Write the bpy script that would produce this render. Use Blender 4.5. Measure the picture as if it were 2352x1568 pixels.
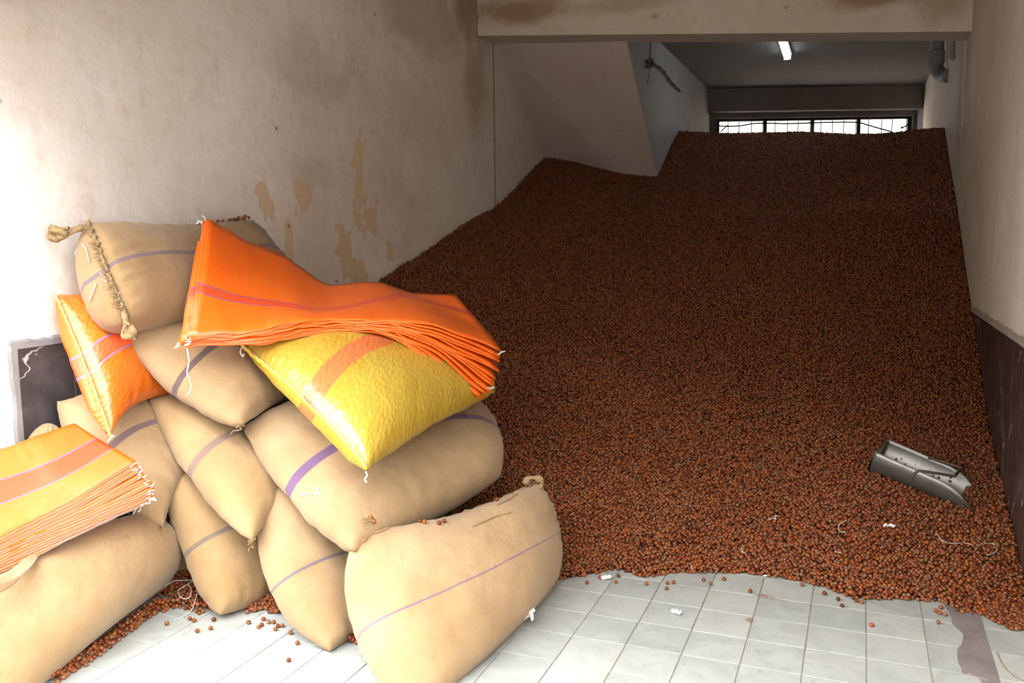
import bpy, math, random
import numpy as np
from mathutils import Vector, Matrix, noise

random.seed(7)
rng = np.random.default_rng(7)
for o in list(bpy.data.objects):
    bpy.data.objects.remove(o)
scene = bpy.context.scene
col = scene.collection

# ------------------------------------------------------------------ camera
FPX, YAW, PITCH, ROLL = 1951.5, 0.38889, 0.11825, -0.01218
CAM = Vector((0.9347, -3.4324, 1.4454))
fw = Vector((-math.sin(YAW)*math.cos(PITCH), math.cos(YAW)*math.cos(PITCH), -math.sin(PITCH)))
rt0 = Vector((math.cos(YAW), math.sin(YAW), 0)); up0 = rt0.cross(fw)
rt = rt0*math.cos(ROLL)+up0*math.sin(ROLL)
up = up0*math.cos(ROLL)-rt0*math.sin(ROLL)
cd = bpy.data.cameras.new('camera'); cam = bpy.data.objects.new('camera', cd); col.objects.link(cam)
cd.sensor_fit = 'HORIZONTAL'; cd.sensor_width = 36.0; cd.lens = 36.0*FPX/2352.0
cd.clip_start = 0.05; cd.clip_end = 200
M = Matrix((rt, up, -fw)).transposed().to_4x4(); M.translation = CAM
cam.matrix_world = M
scene.camera = cam

# ------------------------------------------------------------------ sky and exposure
world = bpy.data.worlds.new('overcast_sky'); scene.world = world
world.use_nodes = True
bg = world.node_tree.nodes['Background']
bg.inputs['Color'].default_value = (0.97, 0.985, 1.0, 1)
bg.inputs['Strength'].default_value = 13.5
scene.view_settings.view_transform = 'Standard'
scene.view_settings.look = 'None'
scene.view_settings.gamma = 1.0
scene.view_settings.use_curve_mapping = False
scene.view_settings.exposure = 0.3

XL, XR = -2.1, 1.6            # inner faces of the side walls
Y_OPEN, Y_OPEN_R = -1.25, -2.3  # unseen shop front line, skewed to shape the daylight; left and right wall
Z_ADDED_LINTEL = 2.33               # underside of the lintel added over it to limit skylight
H_FRONT = 3.75                # ceiling of the front bay
H_BACK = 3.3                  # ceiling of the back bay

# ------------------------------------------------------------------ helpers
def W(px, py, d):
    """point seen at photograph pixel (px, py) standing d metres deep"""
    return CAM + fw*d + rt*((px-1176.0)/FPX*d) - up*((py-784.0)/FPX*d)

def on_floor(px, py, z=0.0):
    v = W(px, py, 1.0)-CAM
    return CAM + v*((z-CAM.z)/v.z)

def on_x(px, py, x):
    v = W(px, py, 1.0)-CAM
    return CAM + v*((x-CAM.x)/v.x)

def link(name, verts, faces, mat, parent=None, smooth=False):
    me = bpy.data.meshes.new(name)
    me.from_pydata([tuple(v) for v in verts], [], faces)
    me.materials.append(mat)
    if smooth:
        me.shade_smooth()
    o = bpy.data.objects.new(name, me); col.objects.link(o)
    if parent is not None:
        o.parent = parent
        o.matrix_parent_inverse = parent.matrix_basis.inverted()
    return o

def copy_of(o, name, parent=None):
    c = bpy.data.objects.new(name, o.data); col.objects.link(c)
    c.parent = parent
    return c

def tag(o, label, cat, group=None, kind=None):
    o['label'] = label; o['category'] = cat
    if group: o['group'] = group
    if kind: o['kind'] = kind
    return o

def structure(o, label=None):
    o['kind'] = 'structure'
    if label: o['label'] = label
    return o

def box(x0, x1, y0, y1, z0, z1, bev=0.0):
    if bev <= 0:
        v = [(x0,y0,z0),(x1,y0,z0),(x1,y1,z0),(x0,y1,z0),(x0,y0,z1),(x1,y0,z1),(x1,y1,z1),(x0,y1,z1)]
        f = [(0,3,2,1),(4,5,6,7),(0,1,5,4),(1,2,6,5),(2,3,7,6),(3,0,4,7)]
        return v, f
    import bmesh
    bm = bmesh.new()
    v, f = box(x0,x1,y0,y1,z0,z1)
    vs = [bm.verts.new(p) for p in v]
    for q in f: bm.faces.new([vs[i] for i in q])
    bmesh.ops.bevel(bm, geom=bm.edges[:], offset=bev, segments=2, affect='EDGES', profile=0.5)
    bm.verts.index_update()
    vv = [tuple(p.co) for p in bm.verts]; ff = [tuple(x.index for x in q.verts) for q in bm.faces]
    bm.free()
    return vv, ff

def join(*parts):
    V, F = [], []
    for v, f in parts:
        n = len(V); V += list(v); F += [tuple(i+n for i in q) for q in f]
    return V, F

def prism(poly, axis, a, b):
    """extrude a polygon given in the two other axes between a and b along axis"""
    def mk(p, t):
        if axis == 'x': return (t, p[0], p[1])
        if axis == 'y': return (p[0], t, p[1])
        return (p[0], p[1], t)
    n = len(poly)
    v = [mk(p, a) for p in poly]+[mk(p, b) for p in poly]
    f = [tuple(range(n)), tuple(range(2*n-1, n-1, -1))]
    f += [(i, i+n, (i+1) % n+n, (i+1) % n) for i in range(n)]
    return v, f

def smooth_path(pts, n):
    """Catmull-Rom through pts"""
    P = [Vector(p) for p in pts]
    P = [P[0]*2-P[1]]+P+[P[-1]*2-P[-2]]
    out = []
    m = len(P)-3
    for i in range(n):
        t = i/(n-1)*m; k = min(int(t), m-1); t -= k
        a, b, c, d = P[k:k+4]
        out.append(0.5*((2*b)+(c-a)*t+(2*a-5*b+4*c-d)*t*t+(3*b-a-3*c+d)*t*t*t))
    return out

def tube(pts, r, sides=6, cap=True):
    P = [Vector(p) for p in pts]
    V, F = [], []
    rr = r if isinstance(r, (list, tuple)) else [r]*len(P)
    ref = Vector((0.13, 0.31, 0.94))
    for i, p in enumerate(P):
        t = (P[min(i+1, len(P)-1)]-P[max(i-1, 0)])
        t = t.normalized() if t.length > 1e-9 else Vector((1, 0, 0))
        a = t.cross(ref)
        if a.length < 1e-4: a = t.cross(Vector((1, 0, 0)))
        a.normalize(); b = t.cross(a)
        for k in range(sides):
            g = 2*math.pi*k/sides
            V.append(p+(a*math.cos(g)+b*math.sin(g))*rr[i])
        if i:
            for k in range(sides):
                F.append(((i-1)*sides+k, (i-1)*sides+(k+1) % sides, i*sides+(k+1) % sides, i*sides+k))
    if cap:
        F.append(tuple(range(sides-1, -1, -1)))
        F.append(tuple(range((len(P)-1)*sides, len(P)*sides)))
    return V, F

# ------------------------------------------------------------------ materials
class NT:
    def __init__(self, name, rough=0.8, spec=0.3):
        self.m = bpy.data.materials.new(name); self.m.use_nodes = True
        self.t = self.m.node_tree; self.b = self.t.nodes['Principled BSDF']
        self.b.inputs['Roughness'].default_value = rough
        self.b.inputs['Specular IOR Level'].default_value = spec
    def n(self, typ, **kw):
        nd = self.t.nodes.new(typ)
        for k, v in kw.items():
            if isinstance(k, str) and hasattr(nd, k): setattr(nd, k, v)
        return nd
    def l(self, a, b): self.t.links.new(a, b)
    def val(self, sock, v):
        if isinstance(v, (int, float, tuple, list)): sock.default_value = v
        else: self.l(v, sock)
    def math(self, op, a, b=0.0, c=0.0, clamp=False):
        nd = self.n('ShaderNodeMath', operation=op, use_clamp=clamp)
        for i, v in enumerate((a, b, c)): self.val(nd.inputs[i], v)
        return nd.outputs[0]
    def mix(self, fac, a, b, blend='MIX'):
        nd = self.n('ShaderNodeMix', data_type='RGBA', blend_type=blend)
        self.val(nd.inputs[0], fac); self.val(nd.inputs[6], c4(a)); self.val(nd.inputs[7], c4(b))
        return nd.outputs[2]
    def pos(self):
        return self.n('ShaderNodeNewGeometry').outputs['Position']
    def obj(self):
        return self.n('ShaderNodeTexCoord').outputs['Object']
    def uv(self):
        return self.n('ShaderNodeTexCoord').outputs['UV']
    def mapping(self, vec, scale=(1, 1, 1), loc=(0, 0, 0), rot=(0, 0, 0)):
        nd = self.n('ShaderNodeMapping')
        self.l(vec, nd.inputs[0])
        nd.inputs['Scale'].default_value = scale; nd.inputs['Location'].default_value = loc
        nd.inputs['Rotation'].default_value = rot
        return nd.outputs[0]
    def noise(self, vec, scale, detail=4, rough=0.55, dist=0.0):
        nd = self.n('ShaderNodeTexNoise')
        self.l(vec, nd.inputs['Vector'])
        nd.inputs['Scale'].default_value = scale; nd.inputs['Detail'].default_value = detail
        nd.inputs['Roughness'].default_value = rough; nd.inputs['Distortion'].default_value = dist
        return nd.outputs[0]
    def ramp(self, fac, lo, hi):
        nd = self.n('ShaderNodeMapRange', interpolation_type='SMOOTHSTEP')
        self.l(fac, nd.inputs[0]); nd.inputs[1].default_value = lo; nd.inputs[2].default_value = hi
        return nd.outputs[0]
    def sep(self, vec):
        nd = self.n('ShaderNodeSeparateXYZ'); self.l(vec, nd.inputs[0]); return nd.outputs
    def bump(self, h, strength=0.3, dist=0.01, prev=None):
        nd = self.n('ShaderNodeBump')
        nd.inputs['Strength'].default_value = strength; nd.inputs['Distance'].default_value = dist
        self.l(h, nd.inputs['Height'])
        if prev is not None: self.l(prev, nd.inputs['Normal'])
        return nd.outputs[0]
    def done(self, colr, normal=None, rough=None):
        self.val(self.b.inputs['Base Color'], c4(colr))
        if normal is not None: self.l(normal, self.b.inputs['Normal'])
        if rough is not None: self.val(self.b.inputs['Roughness'], rough)
        return self.m

def c4(c):
    if isinstance(c, (tuple, list)) and len(c) == 3: return (*c, 1.0)
    return c

def ell(nt, s, cy, cz, ry, rz, ax=1):
    """soft elliptical region in the plane of a side wall, centred on (cy, cz)"""
    a = nt.math('DIVIDE', nt.math('SUBTRACT', s[ax], cy), ry)
    b = nt.math('DIVIDE', nt.math('SUBTRACT', s[2], cz), rz)
    d = nt.math('SQRT', nt.math('ADD', nt.math('MULTIPLY', a, a), nt.math('MULTIPLY', b, b)))
    return d

def mat_plaster(name, base, brown=0.5, seed=0.0, patches=(), mould=(), streak=0.0, ax=1):
    nt = NT(name, 0.85, 0.2)
    p = nt.mapping(nt.pos(), loc=(seed, seed*1.7, seed*.6))
    s = nt.sep(nt.pos())
    cloud = nt.noise(p, 0.9, 6, 0.6)
    fine = nt.noise(p, 9, 8, 0.7)
    c = nt.mix(nt.ramp(cloud, .35, .7), base, tuple(b*k for b, k in zip(base, (.90, .87, .82))))
    c = nt.mix(nt.math('MULTIPLY', nt.ramp(fine, .48, .75), .5), c, tuple(b*k for b, k in zip(base, (.74, .66, .56))))
    stain = nt.ramp(nt.noise(p, 2.1, 9, 0.68, 0.6), .58, .78)
    c = nt.mix(nt.math('MULTIPLY', stain, brown), c, tuple(b*k for b, k in zip(base, (.62, .48, .34))))
    if streak:
        st = nt.ramp(nt.noise(nt.mapping(p, scale=(9, 9, .5)), 1.0, 5, .6), .5, .78)
        c = nt.mix(nt.math('MULTIPLY', st, streak), c, tuple(b*k for b, k in zip(base, (.55, .5, .45))))
    # mould and damp with soft outlines
    for (cy, cz, ry, rz, amt) in mould:
        d = ell(nt, s, cy, cz, ry, rz, ax)
        wob = nt.math('ADD', d, nt.math('MULTIPLY', nt.math('SUBTRACT', nt.noise(p, 3.2, 9, .7), .5), 1.7))
        k = nt.math('SUBTRACT', 1.0, nt.ramp(wob, .25, 1.15))
        c = nt.mix(nt.math('MULTIPLY', k, amt), c, tuple(b*q for b, q in zip(base, (.42, .27, .15))))
    # flaked paint, ochre ground showing
    if patches:
        n1 = nt.noise(nt.mapping(p, scale=(1, 1.3, .9)), 8.0, 4, .55, .2)
        tot = None
        for (cy, cz, ry, rz) in patches:
            d = ell(nt, s, cy, cz, ry, rz)
            wob = nt.math('ADD', d, nt.math('MULTIPLY', nt.math('SUBTRACT', n1, .5), 3.2))
            k = nt.math('SUBTRACT', 1.0, nt.ramp(wob, .72, .80))
            tot = k if tot is None else nt.math('MAXIMUM', tot, k)
        c = nt.mix(nt.math('MULTIPLY', tot, .75), c, tuple(b*q for b, q in zip(base, (.82, .62, .38))))
    # pin holes and chips
    vo = nt.n('ShaderNodeTexVoronoi'); nt.l(p, vo.inputs['Vector']); vo.inputs['Scale'].default_value = 5.0
    dot = nt.math('MULTIPLY', nt.math('LESS_THAN', vo.outputs['Distance'], .06), nt.ramp(nt.noise(p, 1.7, 2), .46, .52))
    c = nt.mix(nt.math('MULTIPLY', dot, .65), c, (.10, .06, .04))
    b1 = nt.bump(nt.noise(p, 34, 7, .75), .35, .007)
    b2 = nt.bump(nt.noise(p, 5, 4, .6), .35, .03, b1)
    return nt.done(c, b2)

def mat_plain(name, c, rough=0.7, spec=0.3, metal=0.0, var=0.15, scale=12.0, bump=0.0):
    nt = NT(name, rough, spec)
    nt.b.inputs['Metallic'].default_value = metal
    f = nt.noise(nt.obj(), scale, 5, .6)
    cc = nt.mix(nt.ramp(f, .35, .7), c, tuple(x*(1-var) for x in c))
    nrm = nt.bump(nt.noise(nt.obj(), scale*6, 4), bump, .004) if bump else None
    return nt.done(cc, nrm)

def mat_emit(name, c, s):
    nt = NT(name); nt.b.inputs['Emission Color'].default_value = c4(c); nt.b.inputs['Emission Strength'].default_value = s
    return nt.done((.9, .9, .9))

ORD = ['uppermost', 'second', 'third', 'fourth', 'fifth', 'sixth', 'seventh', 'eighth', 'ninth', 'tenth', 'eleventh', 'twelfth', 'thirteenth', 'fourteenth', 'fifteenth', 'sixteenth']
# sack fabrics share the u,v of the bag: u runs along its length in metres, v across it
def fabric_uv(nt):
    u = nt.n('ShaderNodeUVMap', uv_map='UVMap').outputs[0]
    return u, nt.sep(u)

def band(nt, s, lo, hi, soft=.004):
    a = nt.ramp(s, lo-soft, lo+soft); b = nt.ramp(s, hi-soft, hi+soft)
    return nt.math('SUBTRACT', a, b, clamp=True)

def mat_jute(name, base, bands=(), bandcol=(.20, .14, .22), amount=.75):
    nt = NT(name, .95, .1)
    nt.b.inputs['Sheen Weight'].default_value = .15
    u, s = fabric_uv(nt)
    tw = nt.math('ADD', nt.math('MULTIPLY', s[0], 150.0), nt.math('MULTIPLY', s[1], 210.0))
    wob = nt.noise(u, 30, 3)
    weave = nt.math('MULTIPLY_ADD', nt.math('SINE', nt.math('MULTIPLY_ADD', wob, 5.0, nt.math('MULTIPLY', tw, 4.3))), .5, .5)
    cross = nt.math('MULTIPLY_ADD', nt.math('SINE', nt.math('MULTIPLY', s[0], 900.0)), .5, .5)
    slub = nt.noise(nt.mapping(u, scale=(240, 14, 1)), 1.0, 3, .6)
    slub2 = nt.noise(nt.mapping(u, scale=(10, 200, 1)), 1.0, 3, .6)
    cloud = nt.noise(nt.obj(), 3.2, 5, .6)
    dark = tuple(x*k for x, k in zip(base, (.62, .56, .5))); light = tuple(min(1, x*k) for x, k in zip(base, (1.12, 1.13, 1.15)))
    c = nt.mix(nt.ramp(cloud, .32, .72), light, tuple(x*k for x, k in zip(base, (.88, .84, .78))))
    c = nt.mix(nt.math('MULTIPLY', nt.ramp(slub, .52, .85), .4), c, dark)
    c = nt.mix(nt.math('MULTIPLY', nt.ramp(slub2, .55, .85), .3), c, dark)
    c = nt.mix(nt.math('MULTIPLY', weave, .13), c, dark)
    speck = nt.ramp(nt.noise(u, 85, 3, .7), .70, .76)
    c = nt.mix(nt.math('MULTIPLY', speck, .45), c, (.10, .05, .03))
    for (lo, hi) in bands:
        k = band(nt, s[1], lo, hi)
        thr = nt.math('MULTIPLY_ADD', weave, -.35, amount+.15)
        c = nt.mix(nt.math('MULTIPLY', k, thr), c, bandcol)
    h = nt.math('ADD', nt.math('MULTIPLY', weave, .5), nt.math('ADD', nt.math('MULTIPLY', slub, .6), nt.math('MULTIPLY', cross, .25)))
    n1 = nt.bump(h, .35, .003)
    n1 = nt.bump(nt.noise(nt.obj(), 16, 4, .6, .6), .35, .022, n1)
    return nt.done(c, n1)

def mat_woven(name, base, bands, rough=.38, lumpy=.5, coat=.1):
    """coated polypropylene cloth; bands = [(lo, hi, colour)] across v"""
    nt = NT(name, rough, .5)
    nt.b.inputs['Coat Weight'].default_value = coat; nt.b.inputs['Coat Roughness'].default_value = .16
    u, s = fabric_uv(nt)
    cl = nt.noise(nt.obj(), 5, 4)
    c = nt.mix(nt.ramp(cl, .35, .7), base, tuple(x*k for x, k in zip(base, (.93, .84, .7))))
    for lo, hi, bc in bands:
        c = nt.mix(nt.math('MULTIPLY', band(nt, s[1], lo, hi, .0015), .95), c, bc)
    weave = nt.math('MULTIPLY', nt.math('SINE', nt.math('MULTIPLY', s[0], 1500.0)), nt.math('SINE', nt.math('MULTIPLY', s[1], 1500.0)))
    n = nt.bump(weave, .12, .001)
    if lumpy:
        vo = nt.n('ShaderNodeTexVoronoi', feature='SMOOTH_F1'); nt.l(u, vo.inputs['Vector']); vo.inputs['Scale'].default_value = 58.0
        n = nt.bump(nt.math('SUBTRACT', 1.0, vo.outputs['Distance']), lumpy, .009, n)
        wr = nt.noise(nt.mapping(u, scale=(6, 40, 1)), 1.0, 3, .5)
        n = nt.bump(wr, .25, .008, n)
    else:
        wr = nt.noise(nt.mapping(u, scale=(5, 9, 1)), 1.0, 4, .6)
        n = nt.bump(wr, .35, .012, n)
    nt.b.inputs['Subsurface Weight'].default_value = 0.0
    return nt.done(c, n)

PL = (.79, .735, .69)
m_wall_l = mat_plaster('plaster_left', PL, .5, 0.0,
    patches=((.42, 1.68, .09, .11), (.78, 1.70, .13, .12), (1.38, 1.80, .11, .30), (1.50, 1.58, .13, .16), (1.18, 1.40, .12, .20), (1.32, 1.22, .16, .14), (.62, 1.44, .05, .16), (-.62, 1.32, .03, .05), (-.72, 1.36, .04, .03), (1.75, 1.35, .05, .12)),
    mould=((3.15, 3.4, .6, .35, .75), (2.4, 3.15, 1.2, .40, .40), (3.25, 2.75, .30, .5, .45), (1.6, 2.1, 1.2, .9, .22), (1.0, 2.5, .8, .25, .2), (.9, 1.85, .5, .12, .18)))
m_wall_r = mat_plaster('plaster_right', (.64, .565, .48), .35, 4.0, mould=((3.9, 2.7, .5, 1.2, .45),), streak=.25)
m_beam = mat_plaster('plaster_beam', (.64, .56, .465), .75, 2.0, mould=((-1.75, 3.32, .5, .13, .8), (-.9, 3.28, .6, .08, .4), (1.0, 3.15, .55, .10, .75), (1.4, 3.1, .25, .2, .5), (.36, 3.14, .035, .02, .6), (-.62, 3.17, .04, .03, .5), (.2, 3.5, 1.5, .15, .4)), ax=0)
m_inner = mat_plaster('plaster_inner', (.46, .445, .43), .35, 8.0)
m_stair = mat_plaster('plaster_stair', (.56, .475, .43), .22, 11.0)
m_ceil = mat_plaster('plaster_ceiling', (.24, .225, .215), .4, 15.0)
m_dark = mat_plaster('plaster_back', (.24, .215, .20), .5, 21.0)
m_mortar = mat_plain('grey_mortar', (.24, .235, .235), .9, .1, var=.25, scale=9, bump=.5)

def mat_tile():
    nt = NT('floor_tile_glaze', .35, .35)
    p = nt.pos()
    info = nt.n('ShaderNodeObjectInfo').outputs['Random']
    v = nt.n('ShaderNodeVectorMath', operation='ADD'); nt.l(p, v.inputs[0])
    cb = nt.n('ShaderNodeCombineXYZ'); nt.l(nt.math('MULTIPLY', info, 37.0), cb.inputs[0]); nt.l(nt.math('MULTIPLY', info, 11.0), cb.inputs[2]); nt.l(cb.outputs[0], v.inputs[1])
    q = v.outputs[0]
    c = nt.mix(nt.ramp(nt.noise(q, 6, 6, .65, .8), .35, .68), (.33, .345, .325), (.265, .28, .258))
    vein = nt.ramp(nt.noise(q, 22, 7, .75, 1.2), .54, .68)
    c = nt.mix(nt.math('MULTIPLY', vein, .7), c, (.20, .23, .20))
    c = nt.mix(nt.math('MULTIPLY', info, .12), c, (.72, .68, .58))
    dirt = nt.ramp(nt.noise(p, 3.5, 8, .7), .60, .80)
    c = nt.mix(nt.math('MULTIPLY', dirt, .4), c, (.42, .36, .28))
    sx = nt.sep(p)
    for (pxx, pyy, rx, ry) in ((1752, 1368, .05, .02), (1780, 1375, .07, .008), (1722, 1425, .02, .03), (1500, 1335, .05, .008)):
        g = on_floor(pxx, pyy)
        a_ = nt.math('DIVIDE', nt.math('SUBTRACT', sx[0], g.x), rx); b_ = nt.math('DIVIDE', nt.math('SUBTRACT', sx[1], g.y), ry)
        dd = nt.math('ADD', nt.math('SQRT', nt.math('ADD', nt.math('MULTIPLY', a_, a_), nt.math('MULTIPLY', b_, b_))), nt.math('MULTIPLY', nt.math('SUBTRACT', nt.noise(p, 45, 5, .7), .5), 2.0))
        c = nt.mix(nt.math('MULTIPLY', nt.math('SUBTRACT', 1.0, nt.ramp(dd, .5, .9)), .75), c, (.20, .12, .07))
    return nt.done(c, nt.bump(nt.noise(q, 40, 4), .06, .002), nt.math('MULTIPLY_ADD', nt.noise(p, 8, 5), .3, .28))
m_tile = mat_tile()

def mat_grout():
    nt = NT('grout', .9, .1)
    p = nt.pos()
    c = nt.mix(nt.ramp(nt.noise(p, 3, 6, .7), .55, .72), (.40, .34, .28), (.10, .07, .05))
    return nt.done(c)
m_grout = mat_grout()

def mat_marble(name, dark, light, veins, seed, scale):
    nt = NT(name, .3, .5)
    p = nt.mapping(nt.pos(), loc=(seed, seed*2, seed))
    c = nt.mix(nt.ramp(nt.noise(p, 5, 8, .7, .5), .35, .75), dark, light)
    w = nt.noise(nt.mapping(p, scale=(1, 1, .8)), scale, 4, .55, 1.2)
    ve = nt.math('SUBTRACT', 1.0, nt.ramp(nt.math('ABSOLUTE', nt.math('SUBTRACT', w, .5)), .0, .008))
    c = nt.mix(nt.math('MULTIPLY', ve, veins), c, (.75, .70, .68))
    return nt.done(c, None, nt.math('MULTIPLY_ADD', nt.noise(p, 9, 5), .25, .25))
m_dado_l = mat_marble('dark_marble_tile', (.042, .036, .038), (.095, .082, .082), .6, 3.3, 2.2)
m_dado_r = mat_marble('brown_marble_tile', (.036, .021, .018), (.068, .040, .030), .3, 9.1, 1.6)

m_wire = mat_plain('black_cable', (.012, .012, .014), .6)
m_iron = mat_plain('dark_iron', (.035, .025, .022), .6, .4, var=.4)
m_thread = mat_plain('white_thread', (.62, .59, .55), .8, .2)
m_paper = mat_plain('white_paper', (.82, .80, .77), .85, .2, var=.1)
m_straw = mat_plain('jute_fibre', (.26, .175, .09), .95, .1, var=.4, scale=60)
m_rope = mat_plain('old_rope', (.19, .15, .10), .95, .1, var=.5, scale=40, bump=.6)
m_pvc = mat_plain('dirty_plastic_pipe', (.20, .19, .16), .55, .4, var=.4, scale=6)
m_white_trim = mat_plain('chalky_strip', (.40, .35, .30), .8, var=.35, scale=5)

# ------------------------------------------------------------------ floor, tiles
floor = structure(link('floor', *prism([(XL-.25, Y_OPEN-.15), (XR+.25, Y_OPEN_R-.15), (XR+.25, 9.2), (XL-.25, 9.2)], 'z', -.12, -.005), m_grout))
ground = structure(link('ground_outside', *box(-14, 14, -16, -1.6, -.2, -.125), mat_plain('pavement', (.24, .23, .215), .9, .2, var=.2, scale=3)))
structure(link('wall_light_block', *box(-14, 14, -13.5, -13.2, -.2, 7.5), mat_plain('light_block_render', (.24, .215, .19), .9, .1, var=.2, scale=.6)), 'plain unseen wall added across the street to block low sky light')  # unseen facade, added to keep low sky light off the deep heap
for fx0, fx1, fy in ((-8.0, XL-.22, Y_OPEN), (XR+.22, 8.0, Y_OPEN_R)):
    structure(link('wall_facade', *box(fx0, fx1, fy-.25, fy, -.2, 4.2), mat_plain('facade_render', (.34, .31, .28), .9, .1, var=.15, scale=1.5)), 'outer house front beside the open shop front')
def unit_tile(w, h, t):
    b = .0012
    x, y = w/2, h/2
    v = [(-x, -y, -t), (x, -y, -t), (x, y, -t), (-x, y, -t),
         (-x, -y, -b), (x, -y, -b), (x, y, -b), (-x, y, -b),
         (-x+b, -y+b, 0), (x-b, -y+b, 0), (x-b, y-b, 0), (-x+b, y-b, 0)]
    f = [(0, 1, 5, 4), (1, 2, 6, 5), (2, 3, 7, 6), (3, 0, 4, 7),
         (4, 5, 9, 8), (5, 6, 10, 9), (6, 7, 11, 10), (7, 4, 8, 11), (8, 9, 10, 11)]
    return v, f
tile0 = None
for i in range(-11, 8):
    for j in range(-9, 3):
        x0, y0 = i*.2, j*.2
        w = .1962
        if x0 < XL or x0+.2 > XR+.001:
            continue
        if tile0 is None:
            o = tile0 = link('tile', *unit_tile(w, w, .006), m_tile, floor)
        else:
            o = copy_of(tile0, 'tile', floor)
        o.location = (x0+.1+random.uniform(-.0008, .0008), y0+.1+random.uniform(-.0008, .0008), random.uniform(-.0008, .0006))
        o.rotation_euler = (random.uniform(-.002, .002), random.uniform(-.002, .002), random.uniform(-.003, .003))

# mortar patch beside the right wall
lp = [(960, 430), (985, 520), (1080, 680), (1090, 760), (1150, 830), (1230, 900), (1240, 960), (1215, 1060), (1168, 1110), (1165, 1200), (1172, 1290), (1218, 1380), (1235, 1440), (1400, 1475), (1500, 1570), (1540, 1640)]
rp = [(1400, 430), (1475, 680), (1618, 1165), (1735, 1560), (1760, 1640)]
L = smooth_path([on_floor(2000+a/5.85, 1300+b/5.85) for a, b in lp], 60)
R = smooth_path([on_floor(2000+a/5.85, 1300+b/5.85) for a, b in rp], 60)
V, F = [], []
for a, b in zip(L, R):
    for k in range(5):
        q = a.lerp(b, k/4); V.append((q.x, q.y, .0022))
for i in range(59):
    for k in range(4): F.append((i*5+k, (i+1)*5+k, (i+1)*5+k+1, i*5+k+1))
mp = NT('mauve_screed', .75, .3)
pp = mp.pos()
mpc = mp.mix(mp.ramp(mp.noise(pp, 8, 7, .7), .35, .7), (.19, .158, .152), (.145, .118, .114))
mpc = mp.mix(mp.math('MULTIPLY', mp.ramp(mp.noise(pp, 45, 5, .7), .60, .72), .5), mpc, (.32, .30, .285))
mm = mp.done(mpc, mp.bump(mp.noise(pp, 30, 5), .3, .003))
patch = link('mortar_patch', V, F, mm, floor)
sm = patch.modifiers.new('thick', 'SOLIDIFY'); sm.thickness = .004; sm.offset = -1

# ------------------------------------------------------------------ walls and ceilings
wl = structure(link('wall_left', *box(XL-.22, XL, Y_OPEN, 9.4, -.1, H_FRONT+.1), m_wall_l))
wr = structure(link('wall_right', *box(XR, XR+.22, Y_OPEN_R, 9.6, -.1, H_FRONT+.1), m_wall_r))
structure(link('ceiling', *prism([(XL-.22, Y_OPEN), (XR+.22, Y_OPEN_R), (XR+.22, 3.6), (XL-.22, 3.6)], 'z', H_FRONT, H_FRONT+.15), m_beam))
structure(link('wall_added_lintel', *prism([(XL-.22, Y_OPEN), (XR+.22, Y_OPEN_R), (XR+.22, Y_OPEN_R-.25), (XL-.22, Y_OPEN-.25)], 'z', Z_ADDED_LINTEL, H_FRONT+.15), m_beam), 'unseen lintel wall added over the shop front to limit skylight')  # added out of view so that less sky reaches the back
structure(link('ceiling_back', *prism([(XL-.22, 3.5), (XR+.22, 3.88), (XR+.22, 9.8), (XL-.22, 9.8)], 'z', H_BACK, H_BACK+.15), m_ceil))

# dado tiles
def dado(wall, x, face, y0, ny, pitch, rows, mat):
    first = None
    for i in range(ny):
        for (z0, z1) in rows:
            w, h = pitch-.005, (z1-z0)-.005
            key = (round(h, 3))
            o = link('tile', *unit_tile(h, w, .006), mat, wall) if first is None or first[0] != key else copy_of(first[1], 'tile', wall)
            if first is None or first[0] != key: first = (key, o)
            o.rotation_euler = (0, math.pi/2*face, 0)
            o.location = (x+face*.005, y0+pitch*(i+.5), (z0+z1)/2)
dado(wl, XL, 1, -1.123, 7, .25, ((.05, .55), (.55, 1.05)), m_dado_l)
dado(wr, XR, -1, .02, 14, .24, ((.0, .468), (.468, .965)), m_dado_r)
def ragged(wall, x, face, pts_lo, up_amt, n, mat, name):
    """a smeared band of mortar following a path in the wall plane"""
    V, F = [], []
    P = smooth_path(pts_lo, n)
    for i, q in enumerate(P):
        a = up_amt*(1+.10*math.sin(i*.9)+.12*math.sin(i*2.3+1))
        t = (P[min(i+1, n-1)]-P[max(i-1, 0)]).normalized()
        nrm = Vector((0, -t.z, t.y))
        if nrm.z < -.2 or (abs(nrm.z) < .2 and nrm.y > 0): nrm = -nrm
        V += [(x+face*.001, q.y, q.z), (x+face*.010, q.y, q.z), (x+face*.009, (q+nrm*a*.7).y, (q+nrm*a*.7).z), (x+face*.001, (q+nrm*a).y, (q+nrm*a).z)]
        if i:
            for k in range(3): F.append(((i-1)*4+k, (i-1)*4+k+1, i*4+k+1, i*4+k))
    return link(name, V, F, mat, wall)
ragged(wl, XL, 1, [(0, -1.13, .05), (0, -1.127, .5), (0, -1.126, 1.0), (0, -1.12, 1.053)], .035, 24, m_mortar, 'mortar_edge')
ragged(wl, XL, 1, [(0, -1.15, 1.052), (0, -.6, 1.052), (0, .6, 1.052)], .03, 40, m_mortar, 'mortar_edge')
ragged(wr, XR, -1, [(0, .02, .967), (0, 1.5, .967), (0, 3.38, .967)], .035, 60, mat_plain('brown_mortar', (.36, .31, .25), .9, .1, var=.25), 'mortar_edge')

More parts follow.
